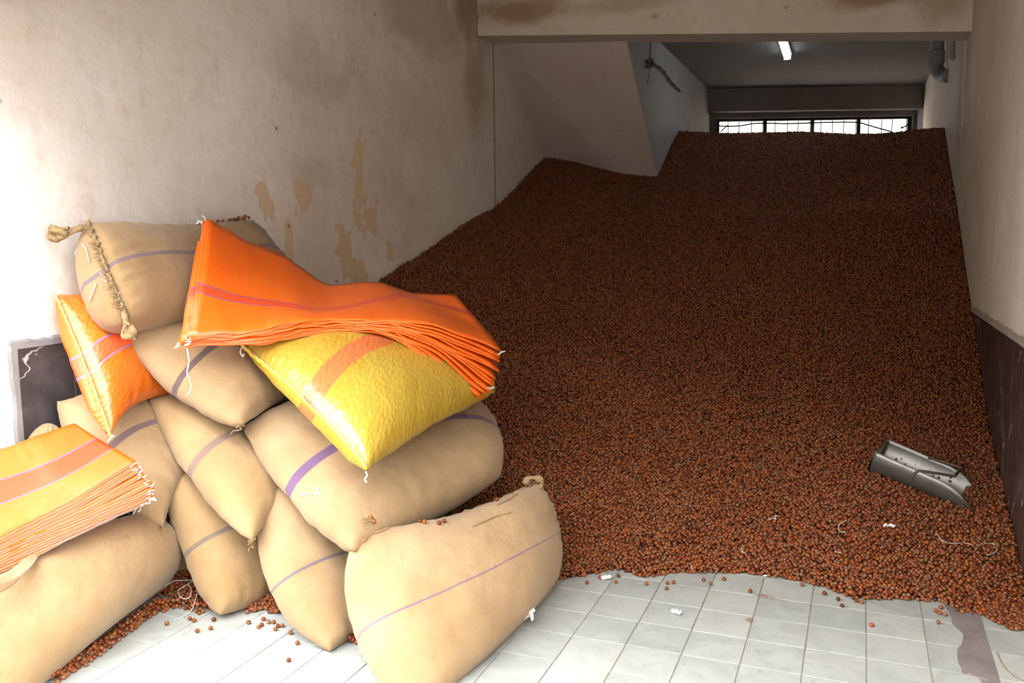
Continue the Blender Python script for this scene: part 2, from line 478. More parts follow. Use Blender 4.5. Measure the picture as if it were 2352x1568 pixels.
# beam between the bays: front bottom edge read on both walls
bl = on_x(1098, 82, XL); bl2 = on_x(1131, 97, XL)
br = on_x(2232, 72, XR); br2 = Vector((XR, br.y+.31, br.z))
V = [(XL, bl.y, bl.z), (XR, br.y, br.z), (XR, br2.y, br.z+.0), (XL, bl2.y, bl.z),
     (XL, bl.y, H_FRONT), (XR, br.y, H_FRONT), (XR, br2.y, H_FRONT), (XL, bl2.y, H_FRONT)]
structure(link('trim_1', V, [(0, 3, 2, 1), (4, 5, 6, 7), (0, 1, 5, 4), (1, 2, 6, 5), (2, 3, 7, 6), (3, 0, 4, 7)], m_beam), 'heavy plastered concrete beam crossing under the ceiling')

# stair flight: sloping soffit and the side wall under it
SX = -.9
def lin(a, b, z):
    t = (z-a[1])/(b[1]-a[1]); return a[0]+(b[0]-a[0])*t
la, lb = (3.938, 2.989), (4.904, 2.27)
ra, rb = (3.612, 3.049), (4.784, 2.04)
V = []
for zl, zr in ((3.30, 3.14), (1.4, 1.4)):
    yl, yr = lin(la, lb, zl), lin(ra, rb, zr)
    V += [(XL, yl, zl), (SX-.003, yr, zr), (SX-.003, yr+.25, zr+.1), (XL, yl+.25, zl+.1)]
structure(link('ceiling_stair', V, [(0, 1, 5, 4), (1, 2, 6, 5), (2, 3, 7, 6), (3, 0, 4, 7), (0, 3, 2, 1), (4, 5, 6, 7)], m_stair), 'sloping plastered underside of the stair flight')
poly = [(3.62, H_BACK+.02), (3.62, 3.06), (lin(ra, rb, 2.6)+.03, 2.6), (lin(ra, rb, 1.4)+.02, 1.4), (7.95, 1.4), (7.95, H_BACK+.02)]
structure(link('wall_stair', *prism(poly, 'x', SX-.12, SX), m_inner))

# back wall in pieces round the window opening
BW = Vector((-.9, 7.8, 0)); bd = Vector((2.5, .95, 0)).normalized()
bw_rot = math.atan2(bd.y, bd.x)
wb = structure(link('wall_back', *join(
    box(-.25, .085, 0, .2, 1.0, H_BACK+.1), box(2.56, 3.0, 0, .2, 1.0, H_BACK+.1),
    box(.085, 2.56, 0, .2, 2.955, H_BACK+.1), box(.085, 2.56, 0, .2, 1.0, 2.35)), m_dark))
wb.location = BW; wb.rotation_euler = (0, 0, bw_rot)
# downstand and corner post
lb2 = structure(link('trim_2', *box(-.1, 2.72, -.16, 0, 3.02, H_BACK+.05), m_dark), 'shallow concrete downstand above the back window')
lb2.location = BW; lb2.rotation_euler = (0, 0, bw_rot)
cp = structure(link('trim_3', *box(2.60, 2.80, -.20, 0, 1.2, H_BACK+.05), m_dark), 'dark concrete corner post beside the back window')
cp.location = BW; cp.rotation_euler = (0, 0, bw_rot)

# window: outer frame, mullions, grille bars, panes
t0, t1, zb, zt = .085, 2.56, 2.35, 2.955
win = structure(link('window_1', *join(box(t0, t0+.045, .05, .11, zb, zt), box(t1-.045, t1, .05, .11, zb, zt), box(t0, t1, .05, .11, zt-.03, zt), box(t0, t1, .05, .11, zb, zb+.04)), m_iron), 'long low window with dark iron frame and grille above the heap')
win.location = BW; win.rotation_euler = (0, 0, bw_rot)
def twin(px):
    v = W(px, 290, 1)-CAM
    n = Vector((-bd.y, bd.x, 0))
    t = (BW-CAM).dot(n)/v.dot(n)
    return (CAM+v*t-BW).dot(bd)
mull = [twin(1620+a/4.2) for a in (588, 1047, 1495)]
for t in mull:
    o = link('mullion', *box(-.022, .022, .05, .11, zb+.04, zt-.03), m_iron, win); o.location.x = t
bar0 = None
for a in (243, 350, 468, 700, 822, 925, 1147, 1260, 1370, 1612, 1740, 1842):
    v, f = tube([(0, .13, zb), (0, .13, (zb+zt)/2), (0, .13, zt)], .0065, 6)
    o = link('grille_bar', v, f, m_iron, win) if bar0 is None else copy_of(bar0, 'grille_bar', win)
    bar0 = bar0 or o
    o.location.x = twin(1620+a/4.2)
gl = NT('window_glass', .25, .5)
gl.b.inputs['Transmission Weight'].default_value = 1.0; gl.b.inputs['IOR'].default_value = 1.1
m_glass = gl.done((.95, .96, .97))
edges = [t0+.045]+mull+[t1-.045]
for a, b in zip(edges[:-1], edges[1:]):
    link('pane', *box(a+.02, b-.02, .078, .083, zb+.04, zt-.03), m_glass, win)
for o in win.children: o.matrix_parent_inverse.identity()

# neighbouring house seen through the window
structure(link('wall_neighbour', *box(-5, 7.5, 11.4, 11.8, -.2, 6.2), mat_plain('cream_render', (.74, .66, .56), .9, .1, var=.15, scale=1.2)))
structure(link('ground_back', *box(-8, 9, 9.9, 11.4, -.2, -.03), mat_plain('yard', (.5, .48, .45), .9)))

# vertical joint on the left wall behind the beam
ja, jb = on_x(1131, 99, XL), on_x(1128, 490, XL)
structure(link('trim_4', *box(XL-.001, XL+.008, ja.y-.012, ja.y+.012, 1.5, bl.z), m_white_trim), 'thin pale joint strip running down the left wall below the beam')

# ------------------------------------------------------------------ fluorescent batten
la_, lb_ = on_floor(1788, 68, 3.245), on_floor(1808.5, 133, 3.245)
lamp = bpy.data.objects.new('ceiling_light', None); col.objects.link(lamp)
dirv = (lb_-la_); ln = dirv.length
lamp.location = (la_.x, la_.y, H_BACK); lamp.rotation_euler = (0, 0, math.atan2(dirv.y, dirv.x)-math.pi/2)
tag(lamp, 'bluish white batten light glowing on the dark back ceiling', 'ceiling light')
link('housing', *box(-.045, .045, 0, ln, -.03, 0, .006), mat_plain('lamp_housing', (.45, .45, .46), .5), lamp)
m_lamp = mat_emit('lamp_diffuser', (.78, .90, 1.0), 7.0)
link('diffuser', *prism([(-.032, -.03), (-.034, -.05), (-.022, -.068), (0, -.075), (.022, -.068), (.034, -.05), (.032, -.03)], 'y', .012, ln-.012), m_lamp, lamp)
for yy in (0, ln-.012):
    link('end_cap', *box(-.036, .036, yy, yy+.012, -.076, -.028, .003), mat_plain('lamp_cap', (.5, .5, .5), .5), lamp)
for o in lamp.children: o.matrix_parent_inverse.identity()

# ------------------------------------------------------------------ pipes and rope
pipe = bpy.data.objects.new('drain_pipe', None); col.objects.link(pipe)
px0, py0 = 1.515, 5.45; pipe.location = (px0, py0, 2.85)
tag(pipe, 'grimy thick drain pipe with elbow under the back ceiling', 'pipe')
link('straight_pipe', *tube([(px0, py0, H_BACK), (px0, py0, 3.06)], .060, 16), m_pvc, pipe, True)
link('socket', *tube([(px0, py0, 3.12), (px0, py0, 3.11), (px0, py0, 3.02), (px0, py0, 3.00)], [.062, .070, .070, .064], 16), m_pvc, pipe, True)
link('elbow', *tube(smooth_path([(px0, py0, 3.03), (px0, py0-.01, 2.96), (px0+.03, py0-.05, 2.90), (px0+.07, py0-.12, 2.865), (px0+.10, py0-.22, 2.85)], 18), .062, 16), m_pvc, pipe, True)
for o in pipe.children: o.matrix_parent_inverse = pipe.matrix_basis.inverted()
tag(link('thin_pipe', *tube([(1.565, 4.5, H_BACK), (1.565, 4.5, 2.92), (1.572, 4.5, 2.87), (1.585, 4.5, 2.86)], .020, 10), mat_plain('thin_pipe_paint', (.30, .23, .18), .7), None, True), 'thin brownish pipe stub beside the thick drain pipe', 'pipe')
rp_ = [on_x(a, b, SX+.025) for a, b in ((1491, 152), (1494, 140), (1500, 146), (1512, 153), (1524, 163), (1534, 178), (1545, 192), (1556, 203), (1562, 209))]
rope = tag(link('rope', *tube(smooth_path(rp_, 40), [.011+.003*math.sin(i*1.3) for i in range(40)], 8), m_rope, None, True), 'short knotted old rope hanging on the stair side wall', 'rope')
link('knot', *tube(smooth_path([on_x(1489, 140, SX+.03), on_x(1498, 138, SX+.045), on_x(1499, 150, SX+.03), on_x(1490, 153, SX+.045), on_x(1489, 141, SX+.03)], 20), .014, 7), m_rope, rope, True)
link('hanging_string', *tube([on_x(1493, 139, SX+.012), on_x(1494, 118, SX+.01), on_x(1495, 92, SX+.01)], .006, 5), m_rope, rope)
link('hanging_string', *tube([on_x(1493, 152, SX+.012), on_x(1491, 172, SX+.01), on_x(1487, 194, SX+.01)], .004, 5), m_rope, rope)
def tpt(px, py, off=-.03):
    v = W(px, py, 1)-CAM; n = Vector((-bd.y, bd.x, 0)); t = (BW+n*off-CAM).dot(n)/v.dot(n); return CAM+v*t
cab = [tpt(1620+a/4.2, 180+b/4.2, .03) for a, b in ((120, 458), (200, 462), (330, 458), (470, 435), (600, 432), (760, 436), (900, 434), (1040, 428), (1200, 424), (1350, 422), (1480, 426), (1560, 448), (1680, 482), (1800, 515))]
tag(link('black_cable', *tube(smooth_path(cab, 60), .009, 6), m_wire), 'black cable sagging across the back window', 'cable')
cab = [tpt(1620+a/4.2, 180+b/4.2, .02) for a, b in ((146, 515), (175, 490), (210, 455), (225, 470))]
tag(link('cable_offcut', *tube(smooth_path(cab, 14), .008, 6), m_wire), 'short dark cable end at the left corner of the back window', 'cable')
cab = [tpt(1620+a/4.2, 180+b/4.2, .02) for a, b in ((1955, 440), (1935, 460), (1905, 470), (1890, 480))]
tag(link('cable_offcut', *tube(smooth_path(cab, 14), [.008]*9+[.012, .016, .018, .016, .01], 6), m_wire), 'short dark cable end at the right corner of the back window', 'cable')

# ------------------------------------------------------------------ hazelnut heap
XS = [-2.1, -.9, .3, 1.6]
PROF = [
    [(-.95, 0), (-.3, .33), (.6, .80), (1.592, 1.183), (3.525, 1.723), (4.904, 2.27), (5.6, 2.5), (9.5, 2.52)],
    [(-.42, 0), (.2, .30), (1.2, .72), (2.6, 1.20), (4.784, 2.04), (5.77, 2.555), (6.2, 2.57), (9.5, 2.57)],
    [(-.02, 0), (.3, .15), (1.2, .54), (2.6, 1.15), (4.0, 1.78), (5.55, 2.465), (6.0, 2.47), (9.5, 2.47)],
    [(.30, 0), (.735, .161), (1.5, .411), (2.655, .971), (3.82, 1.64), (5.3, 2.38), (5.8, 2.38), (9.5, 2.38)]]
TOE = [(-2.1, -1.1), (-.9, -.45), (-.2, -.13), (-.11, -.045), (-.02, .06), (.124, .015), (.25, .12), (.5, .21), (.68, .215), (.836, .18), (.954, .09), (1.115, .15), (1.257, .18), (1.40, .11), (1.5, -.0), (1.6, -.06)]
def heap_z(x, y):
    x = np.asarray(x, float); y = np.asarray(y, float)
    zs = np.array([np.interp(y, [a for a, _ in p], [b for _, b in p]) for p in PROF])
    k = np.clip(np.searchsorted(XS, x)-1, 0, 2)
    xa = np.array(XS)[k]; xb = np.array(XS)[k+1]
    t = np.clip((x-xa)/(xb-xa), 0, 1); t = t*t*(3-2*t)*.5+t*.5
    idx = np.arange(x.size)
    z = zs[k, idx]*(1-t)+zs[k+1, idx]*t
    toe = np.interp(x, [a for a, _ in TOE], [b for _, b in TOE])
    d = y-toe
    ramp = np.where(d > 0, .75*np.minimum(d, .05)+.46*np.maximum(d-.05, 0), d*.9)
    zz = np.minimum(z, ramp)
    # gentle hollows
    zz = zz + np.where(d > .15, .012*np.sin(x*5.1+y*2.3)+.010*np.sin(x*2.7-y*4.1+1), 0)
    # hollow dug by the scoop
    return zz
def hz(x, y): return float(heap_z(np.array([x]), np.array([y]))[0])

def on_heap(px, py, lift=.010):
    v = W(px, py, 1)-CAM
    t = 2.0
    while t < 12:
        p = CAM+v*t
        if p.z <= hz(p.x, p.y)+lift: return p
        t += .004
    return p
def depth(p): return (p-CAM).dot(fw)
# the scoop rests here; nuts make room for it
LS, RS = .50, .120                # length, radius
dn, df = depth(on_heap(2004, 1090)), depth(on_heap(2062, 1014))
A, B, C = W(2018, 1048, dn-.05), W(2062, 1010, df-.05), W(2168, 1112, dn-.20)
ax = (C-A).normalized(); ay = (B-A); ay = (ay-ax*ay.dot(ax)).normalized(); az = ax.cross(ay)
SCM = Matrix((ax, ay, az)).transposed().to_4x4(); SCM.translation = A+ay*RS*1.02-ax*.02
def in_scoop(P, marg, lx1):
    Q = (P-np.array(SCM.translation))@np.array([ax, ay, az]).T
    r = np.sqrt(Q[:, 1]**2+np.minimum(Q[:, 2], 0)**2)
    return (Q[:, 0] > -.02) & (Q[:, 0] < lx1) & (r < RS+marg) & (Q[:, 2] < .12)

# base surface
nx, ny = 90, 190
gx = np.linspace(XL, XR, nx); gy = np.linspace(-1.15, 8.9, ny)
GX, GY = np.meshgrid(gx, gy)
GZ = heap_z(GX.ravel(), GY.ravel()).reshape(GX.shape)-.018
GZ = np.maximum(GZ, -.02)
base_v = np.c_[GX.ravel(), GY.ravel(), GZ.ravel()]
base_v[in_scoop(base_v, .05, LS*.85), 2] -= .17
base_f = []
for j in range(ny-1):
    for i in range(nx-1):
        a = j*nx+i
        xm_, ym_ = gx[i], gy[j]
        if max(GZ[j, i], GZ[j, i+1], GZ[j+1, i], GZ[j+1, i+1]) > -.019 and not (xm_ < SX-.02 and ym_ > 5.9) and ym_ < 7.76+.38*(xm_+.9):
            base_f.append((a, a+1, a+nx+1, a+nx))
# nut positions: relaxed jittered hexagonal packing
sp = .0158
rows = []
yy = np.arange(-1.1, 7.2, sp*.80)
for r, y in enumerate(yy):
    xx = np.arange(XL+.009, XR-.009, sp)+(sp/2 if r % 2 else 0)
    rows.append(np.c_[xx, np.full(xx.size, y)])
pts = np.concatenate(rows)
pts += rng.normal(0, sp*.17, pts.shape)
pts = pts[(pts[:, 0] > XL+.008) & (pts[:, 0] < XR-.008)]
z = heap_z(pts[:, 0], pts[:, 1])
keep = (z > .0005) & ~((pts[:, 0] < SX) & (pts[:, 1] > 5.6))
pts, z = pts[keep], z[keep]
zj = z + rng.uniform(-.007, .007, z.size)
zj = np.maximum(zj, .008)
l1 = np.c_[pts, zj]
m = rng.random(len(pts)) < .14             # a few nuts riding on top
l2 = np.c_[pts[m]+rng.normal(0, .004, (m.sum(), 2)), z[m]+rng.uniform(.006, .012, m.sum())]
l2[:, 2] = np.maximum(l2[:, 2], .008)
l3 = np.c_[pts+np.array([[sp*.5, sp*.4]])+rng.normal(0, .003, pts.shape), z-.012]
l3 = l3[(l3[:, 2] > .008) & (l3[:, 1] < 3.2) & (l3[:, 0] < XR-.008)]
nuts = np.concatenate([l1, l2, l3])
nuts = nuts[~in_scoop(nuts, .006, LS*.80)]

def nut_mesh():
    V, F = [], []
    prof = [(-1.0, 0), (-.96, .34), (-.80, .66), (-.42, .93), (.05, 1.0), (.48, .87), (.80, .56), (.97, .22), (1.08, 0)]
    n = 9
    V.append((0, 0, prof[0][0]))
    for zz, rr in prof[1:-1]:
        for k in range(n):
            a = 2*math.pi*k/n; V.append((rr*math.cos(a), rr*math.sin(a), zz))
    V.append((0, 0, prof[-1][0]))
    for k in range(n): F.append((0, 1+(k+1) % n, 1+k))
    for j in range(len(prof)-3):
        for k in range(n):
            a = 1+j*n; F.append((a+k, a+(k+1) % n, a+n+(k+1) % n, a+n+k))
    last = len(V)-1; a = 1+(len(prof)-3)*n
    for k in range(n): F.append((a+k, a+(k+1) % n, last))
    return [(x*.0081, y*.0081, q*.0083) for x, y, q in V], F
def mat_nut():
    nt = NT('hazelnut_shell', .40, .32)
    rnd = nt.n('ShaderNodeObjectInfo').outputs['Random']
    at = nt.n('ShaderNodeAttribute', attribute_name='lp').outputs['Vector']
    s = nt.sep(at)
    ramp = nt.n('ShaderNodeValToRGB'); nt.l(rnd, ramp.inputs[0])
    cr = ramp.color_ramp
    cr.elements[0].position = 0; cr.elements[0].color = (0.051, 0.0119, 0.0043, 1)
    cr.elements[1].position = 1; cr.elements[1].color = (0.187, 0.0892, 0.0425, 1)
    for p_, c_ in ((.18, (0.111, 0.0229, 0.0051, 1)), (.5, (0.183, 0.0382, 0.0068, 1)), (.75, (0.246, 0.0612, 0.0093, 1)), (.9, (0.140, 0.0595, 0.0272, 1))):
        e_ = cr.elements.new(p_); e_.color = c_
    c = ramp.outputs[0]
    st = nt.noise(nt.mapping(at, scale=(3.5, 3.5, .8)), 1.0, 3)
    c = nt.mix(nt.math('MULTIPLY', nt.ramp(st, .45, .75), .3), c, (.15, .05, .02))
    hil = nt.math('SUBTRACT', 1.0, nt.ramp(s[2], -.80, -.66))
    c = nt.mix(nt.math('MULTIPLY', hil, .7), c, (.17, .088, .042))
    return nt.done(c)
m_nut = mat_nut()
nv, nf = nut_mesh()
nut_me = bpy.data.meshes.new('hazelnut'); nut_me.from_pydata(nv, [], nf); nut_me.materials.append(m_nut); nut_me.shade_smooth()
at = nut_me.attributes.new('lp', 'FLOAT_VECTOR', 'POINT')
at.data.foreach_set('vector', np.array([(a/.0081, b/.0081, c/.0083) for a, b, c in nv], dtype=np.float32).ravel())
def nut(x, y, z, label, group, s=None):
    o = bpy.data.objects.new('hazelnut', nut_me); col.objects.link(o)
    o.location = (x, y, z)
    o.rotation_euler = (random.uniform(0, 6.3), random.uniform(.6, 2.5), random.uniform(0, 6.3))
    s = s or random.uniform(.92, 1.10)
    o.scale = (s, s, s*random.uniform(.95, 1.08))
    return tag(o, label, 'hazelnut', group)

# the single nuts lying on the tiles in front of the heap
LAB_T = 'single hazelnut lying loose on the floor tiles in front of the heap'
loose_r = [(1348, 1337), (1414, 1336), (1485, 1340), (1531, 1351), (1547, 1337), (1533, 1338), (1616, 1331), (1632, 1339), (1663, 1329), (1723, 1357), (1842, 1342), (1894, 1362), (1925, 1375), (1934, 1390), (2002, 1435),
           (2161, 1394), (2150, 1402), (2159, 1407), (2171, 1410), (2155, 1428), (2198, 1399), (2210, 1404), (2231, 1406), (1967, 1379), (1980, 1382), (1421, 1322), (1854, 1333), (1868, 1334), (1378, 1325), (2253, 1408)]
first_nut = None
for a, b in loose_r:
    q = on_floor(a, b, .008)
    o = nut(q.x, q.y, .0082, LAB_T, 'loose hazelnuts on the tiles before the heap')
    first_nut = first_nut or o
# nearest nuts: spill at the foot of the sacks (bottom left)
LAB_S = 'hazelnut in the spill of nuts at the foot of the sacks'
def spill(path, width, n, hmax, label, group):
    P = smooth_path(path, 60)
    got = []
    tries = 0
    while len(got) < n and tries < n*160:
        tries += 1
        i = random.randrange(59); p = P[i].lerp(P[i+1], random.random())
        tt = (P[i+1]-P[i]).normalized(); nn = Vector((-tt.y, tt.x, 0))
        w = random.uniform(-1, 1)
        q = p+nn*w*width
        lay = random.choice((0, 0, 1, 2)) if abs(w) < .7 else 0
        zz = .0082+lay*.0125
        if zz > hmax: zz = .0082
        if all((q.x-g[0])**2+(q.y-g[1])**2+(zz-g[2])**2 > .0150**2 for g in got):
            got.append((q.x, q.y, zz))
            nut(q.x, q.y, zz, label, group)
fl = lambda *pp: [on_floor(a, b) for a, b in pp]
spill(fl((115, 1568), (205, 1510), (290, 1446), (365, 1395)), .035, 110, .04, LAB_S, 'spilled hazelnuts at the foot of the sacks')
spill(fl((365, 1400), (410, 1388), (450, 1392), (482, 1404)), .045, 110, .045, LAB_S, 'spilled hazelnuts at the foot of the sacks')
LAB_F = 'stray hazelnut on the bright floor tiles before the sacks'
for a, b in [(383, 1431), (453, 1448), (484, 1442), (491, 1422), (436, 1420), (446, 1424), (571, 1429), (594, 1439), (601, 1434), (605, 1421), (617, 1428), (628, 1428), (632, 1444), (638, 1437), (648, 1436), (667, 1452), (683, 1476), (663, 1515), (868, 1536), (884, 1538), (868, 1520), (874, 1524)]:
    q = on_floor(a, b, .008); nut(q.x, q.y, .0082, LAB_F, 'stray hazelnuts on the floor before the sacks')

# second spill and the heap itself stay one uncountable mass
extra = []
def mass(path, width, n, h):
    P = smooth_path(path, 60)
    for _ in range(n):
        i = random.randrange(59); p = P[i].lerp(P[i+1], random.random())
        tt = (P[i+1]-P[i]).normalized(); nn = Vector((-tt.y, tt.x, 0))
        w = random.uniform(-1, 1); q = p+nn*w*width
        extra.append((q.x, q.y, .008+max(0, 1-abs(w))*h*random.random()))
mass(fl((400, 1352), (450, 1355), (490, 1372), (540, 1360)), .10, 700, .06)
mass(fl((560, 1395), (610, 1385), (660, 1380), (660, 1410)), .07, 500, .05)
mass(fl((790, 1475), (830, 1452), (870, 1430)), .05, 260, .05)
mass(fl((125, 1562), (215, 1500), (300, 1440), (370, 1390)), .030, 320, .02)
mass(fl((862, 1500), (870, 1530), (885, 1555)), .022, 40, .0)
nuts = np.concatenate([nuts, np.array(extra)])

heap_me = bpy.data.meshes.new('hazelnut_heap')
allv = np.concatenate([base_v, nuts]).astype(np.float32)
heap_me.from_pydata([], [], [])
heap_me.vertices.add(len(allv)); heap_me.vertices.foreach_set('co', allv.ravel())
nfc = len(base_f)
heap_me.loops.add(nfc*4); heap_me.polygons.add(nfc)
heap_me.loops.foreach_set('vertex_index', np.array(base_f, dtype=np.int32).ravel())
heap_me.polygons.foreach_set('loop_start', np.arange(0, nfc*4, 4, dtype=np.int32))
heap_me.update(calc_edges=True)
at = heap_me.attributes.new('is_nut', 'FLOAT', 'POINT')
at.data.foreach_set('value', np.r_[np.zeros(len(base_v)), np.ones(len(nuts))].astype(np.float32))
at = heap_me.attributes.new('nrot', 'FLOAT_VECTOR', 'POINT')
at.data.foreach_set('vector', rng.uniform(0, 6.283, (len(allv), 3)).astype(np.float32).ravel())
at = heap_me.attributes.new('nscale', 'FLOAT', 'POINT')
at.data.foreach_set('value', rng.uniform(.90, 1.14, len(allv)).astype(np.float32))
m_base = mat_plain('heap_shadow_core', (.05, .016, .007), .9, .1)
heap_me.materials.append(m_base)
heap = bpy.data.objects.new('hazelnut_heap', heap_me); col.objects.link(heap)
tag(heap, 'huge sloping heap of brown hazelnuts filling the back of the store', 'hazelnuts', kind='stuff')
ng = bpy.data.node_groups.new('nut_scatter', 'GeometryNodeTree')
ng.interface.new_socket('Geometry', in_out='INPUT', socket_type='NodeSocketGeometry')
ng.interface.new_socket('Geometry', in_out='OUTPUT', socket_type='NodeSocketGeometry')
N = ng.nodes; LK = ng.links.new
gi = N.new('NodeGroupInput'); go = N.new('NodeGroupOutput')
def named(name, typ):
    nd = N.new('GeometryNodeInputNamedAttribute'); nd.data_type = typ; nd.inputs['Name'].default_value = name
    return nd.outputs['Attribute']
sepg = N.new('GeometryNodeSeparateGeometry'); sepg.domain = 'POINT'
cmpn = N.new('FunctionNodeCompare'); cmpn.data_type = 'FLOAT'; cmpn.operation = 'GREATER_THAN'; cmpn.inputs[1].default_value = .5
LK(named('is_nut', 'FLOAT'), cmpn.inputs[0]); LK(cmpn.outputs[0], sepg.inputs['Selection']); LK(gi.outputs[0], sepg.inputs['Geometry'])
oi = N.new('GeometryNodeObjectInfo'); oi.transform_space = 'ORIGINAL'; oi.inputs['Object'].default_value = first_nut
iop = N.new('GeometryNodeInstanceOnPoints')
LK(sepg.outputs['Selection'], iop.inputs['Points']); LK(oi.outputs['Geometry'], iop.inputs['Instance'])
e2r = N.new('FunctionNodeEulerToRotation'); LK(named('nrot', 'FLOAT_VECTOR'), e2r.inputs[0]); LK(e2r.outputs[0], iop.inputs['Rotation'])
LK(named('nscale', 'FLOAT'), iop.inputs['Scale'])
jg = N.new('GeometryNodeJoinGeometry')
LK(iop.outputs[0], jg.inputs[0]); LK(sepg.outputs['Inverted'], jg.inputs[0]); LK(jg.outputs[0], go.inputs[0])
md = heap.modifiers.new('nuts', 'NODES'); md.node_group = ng

# ------------------------------------------------------------------ sacks
def coons(c, n, m):
    """c: dict of 8 control points -> (n+1)x(m+1) grid; u along length, v across"""
    def quad(a, mid, b, t):
        # quadratic through mid at t=.5
        return a*((1-t)*(1-2*t)) + mid*(4*t*(1-t)) + b*(t*(2*t-1))
    G = [[None]*(m+1) for _ in range(n+1)]
    for i in range(n+1):
        u = i/n
        for j in range(m+1):
            v = j/m
            top = quad(c['00'], c['t'], c['10'], u); bot = quad(c['01'], c['b'], c['11'], u)
            lef = quad(c['00'], c['l'], c['01'], v); rig = quad(c['10'], c['r'], c['11'], v)
            bil = c['00']*((1-u)*(1-v))+c['10']*(u*(1-v))+c['01']*((1-u)*v)+c['11']*(u*v)
            G[i][j] = top*(1-v)+bot*v+lef*(1-u)+rig*u-bil
    return G

def sack_geo(ctrl, tf, tb, seed, pw=3.4, push=0.0, wr=.012, n=52, m=36, zmin=.003, ex=.5):
    c = {k: W(*v) for k, v in ctrl.items()}
    G = coons(c, n, m)
    ln = ((c['10']-c['00']).length+(c['11']-c['01']).length)/2
    wd = ((c['01']-c['00']).length+(c['11']-c['10']).length)/2
    # mean normal, towards the camera
    nm = Vector((0, 0, 0))
    for i in range(0, n, 4):
        for j in range(0, m, 4):
            nm += (G[i+4][j]-G[i][j]).cross(G[i][j+4]-G[i][j])
    nm.normalize()
    ctr = G[n//2][m//2]
    if nm.dot(CAM-ctr) < 0: nm = -nm
    V, UV = [], []
    def prof(t): return max(0.0, 1-abs(2*t-1)**pw)**ex
    idx = {}
    for side in (0, 1):
        for i in range(n+1):
            for j in range(m+1):
                edge = i in (0, n) or j in (0, m)
                if side == 1 and edge:
                    idx[(1, i, j)] = idx[(0, i, j)]; continue
                u, v = i/n, j/m
                h = prof(u)*prof(v)
                p = G[i][j]
                q = p + nm*((tf if side == 0 else -tb)*h)
                # folds: pull towards seams and corners, broad sag
                s1 = noise.fractal(q*3.1+Vector((seed*7.1, seed, 0)), 1.0, 2.0, 3)
                rid = noise.noise(Vector((u*13+seed*3, v*2.6, seed+side*5)))
                rid2 = noise.noise(Vector((u*2.2, v*15+seed, seed*2+side*3)))
                eu = math.exp(-min(u, 1-u)*9); ev = math.exp(-min(v, 1-v)*9)
                d = s1*wr*1.3*min(1, h*2) + (rid*ev+rid2*eu)*wr*1.1*min(1, h*4)
                q = q + nm*(d if side == 0 else -d)
                if side == 1 and push:
                    q = q + (rt*-1.0+up*-.25-fw*.5)*(push*math.exp(-((u-.10)/.16)**2)*prof(v))
                if edge:
                    q = q + nm*(noise.noise(Vector((u*21, v*21, seed)))*wr*.5)
                if q.z < zmin: q.z = zmin+(q.z-zmin)*.02
                if q.x < XL+.014: q.x = XL+.014+(q.x-XL-.014)*.02
                idx[(side, i, j)] = len(V); V.append(q); UV.append((u*ln, v))
    F = []
    for i in range(n):
        for j in range(m):
            F.append((idx[(0, i, j)], idx[(0, i+1, j)], idx[(0, i+1, j+1)], idx[(0, i, j+1)]))
            F.append((idx[(1, i, j)], idx[(1, i, j+1)], idx[(1, i+1, j+1)], idx[(1, i+1, j)]))
    # winding so that front faces the camera
    a, b, cc, d = [V[k] for k in F[(n//2)*m*2+(m//2)*2]]
    if (b-a).cross(d-a).dot(nm) < 0: F = [tuple(reversed(f)) for f in F]
    return V, F, UV, idx, G, nm

def sack(name, ctrl, tf, tb, mat, label, cat, group=None, seed=1.0, **kw):
    V, F, UV, idx, G, nm = sack_geo(ctrl, tf, tb, seed, **kw)
    zmin = min(v.z for v in V)
    cx = sum((v for v in V), Vector())/len(V)
    org = Vector((cx.x, cx.y, zmin))
    o = link(name, [v-org for v in V], F, mat, None, True)
    o.location = org
    uvl = o.data.uv_layers.new(name='UVMap')
    li = np.empty(len(o.data.loops), dtype=np.int32); o.data.loops.foreach_get('vertex_index', li)
    uvl.data.foreach_set('uv', np.array(UV, dtype=np.float32)[li].ravel())
    tag(o, label, cat, group)
    o['_g'] = 0; del o['_g']
    return o, [V[idx[(0, 0, j)]] for j in range(len(G[0]))], V, idx, nm

def part(name, geo, mat, parent, smooth=False):
    v, f = geo
    o = link(name, v, f, mat, None, smooth)
    o.parent = parent
    o.matrix_parent_inverse = Matrix.Translation(-Vector(parent.location))
    return o

from mathutils.bvhtree import BVHTree
def surf(key, px, py, lift=.004):
    """point on the skin of a sack that the pixel looks at"""
    if key not in BV:
        o, _, Vv_, *_r = S[key]
        BV[key] = BVHTree.FromPolygons([tuple(v) for v in Vv_], [tuple(f.vertices) for f in o.data.polygons])
    d = (W(px, py, 1)-CAM).normalized()
    loc, nrm, i_, t_ = BV[key].ray_cast(CAM, d)
    if loc is None: return None
    if nrm.dot(d) > 0: nrm = -nrm
    return loc+nrm*lift
BV = {}
def lay(parent, key, pts, r, name, mat, n=24, lift=None):
    P = [surf(key, a, b, r*.8 if lift is None else lift) for a, b in pts]
    P = [p for p in P if p is not None]
    if len(P) < 2: return None
    return part(name, tube(smooth_path(P, n), r, 5), mat, parent, True)
def seam(parent, line, mat, r=.006, amp=.004, name='seam', ns=90, lift=None):
    P = smooth_path(line[::3]+([line[-1]] if (len(line)-1) % 3 else []), ns)
    rr = [r*(1+.35*noise.noise(Vector((i*.9, r*900, 3.3)))) for i in range(ns)]
    off = [Vector((noise.noise(Vector((i*.5, 1, 2))), noise.noise(Vector((i*.5, 7, 2))), noise.noise(Vector((i*.5, 3, 9)))))*amp for i in range(ns)]
    P = [p+q+(lift if lift else Vector()) for p, q in zip(P, off)]
    return part(name, tube(P, rr, 6), mat, parent, True)

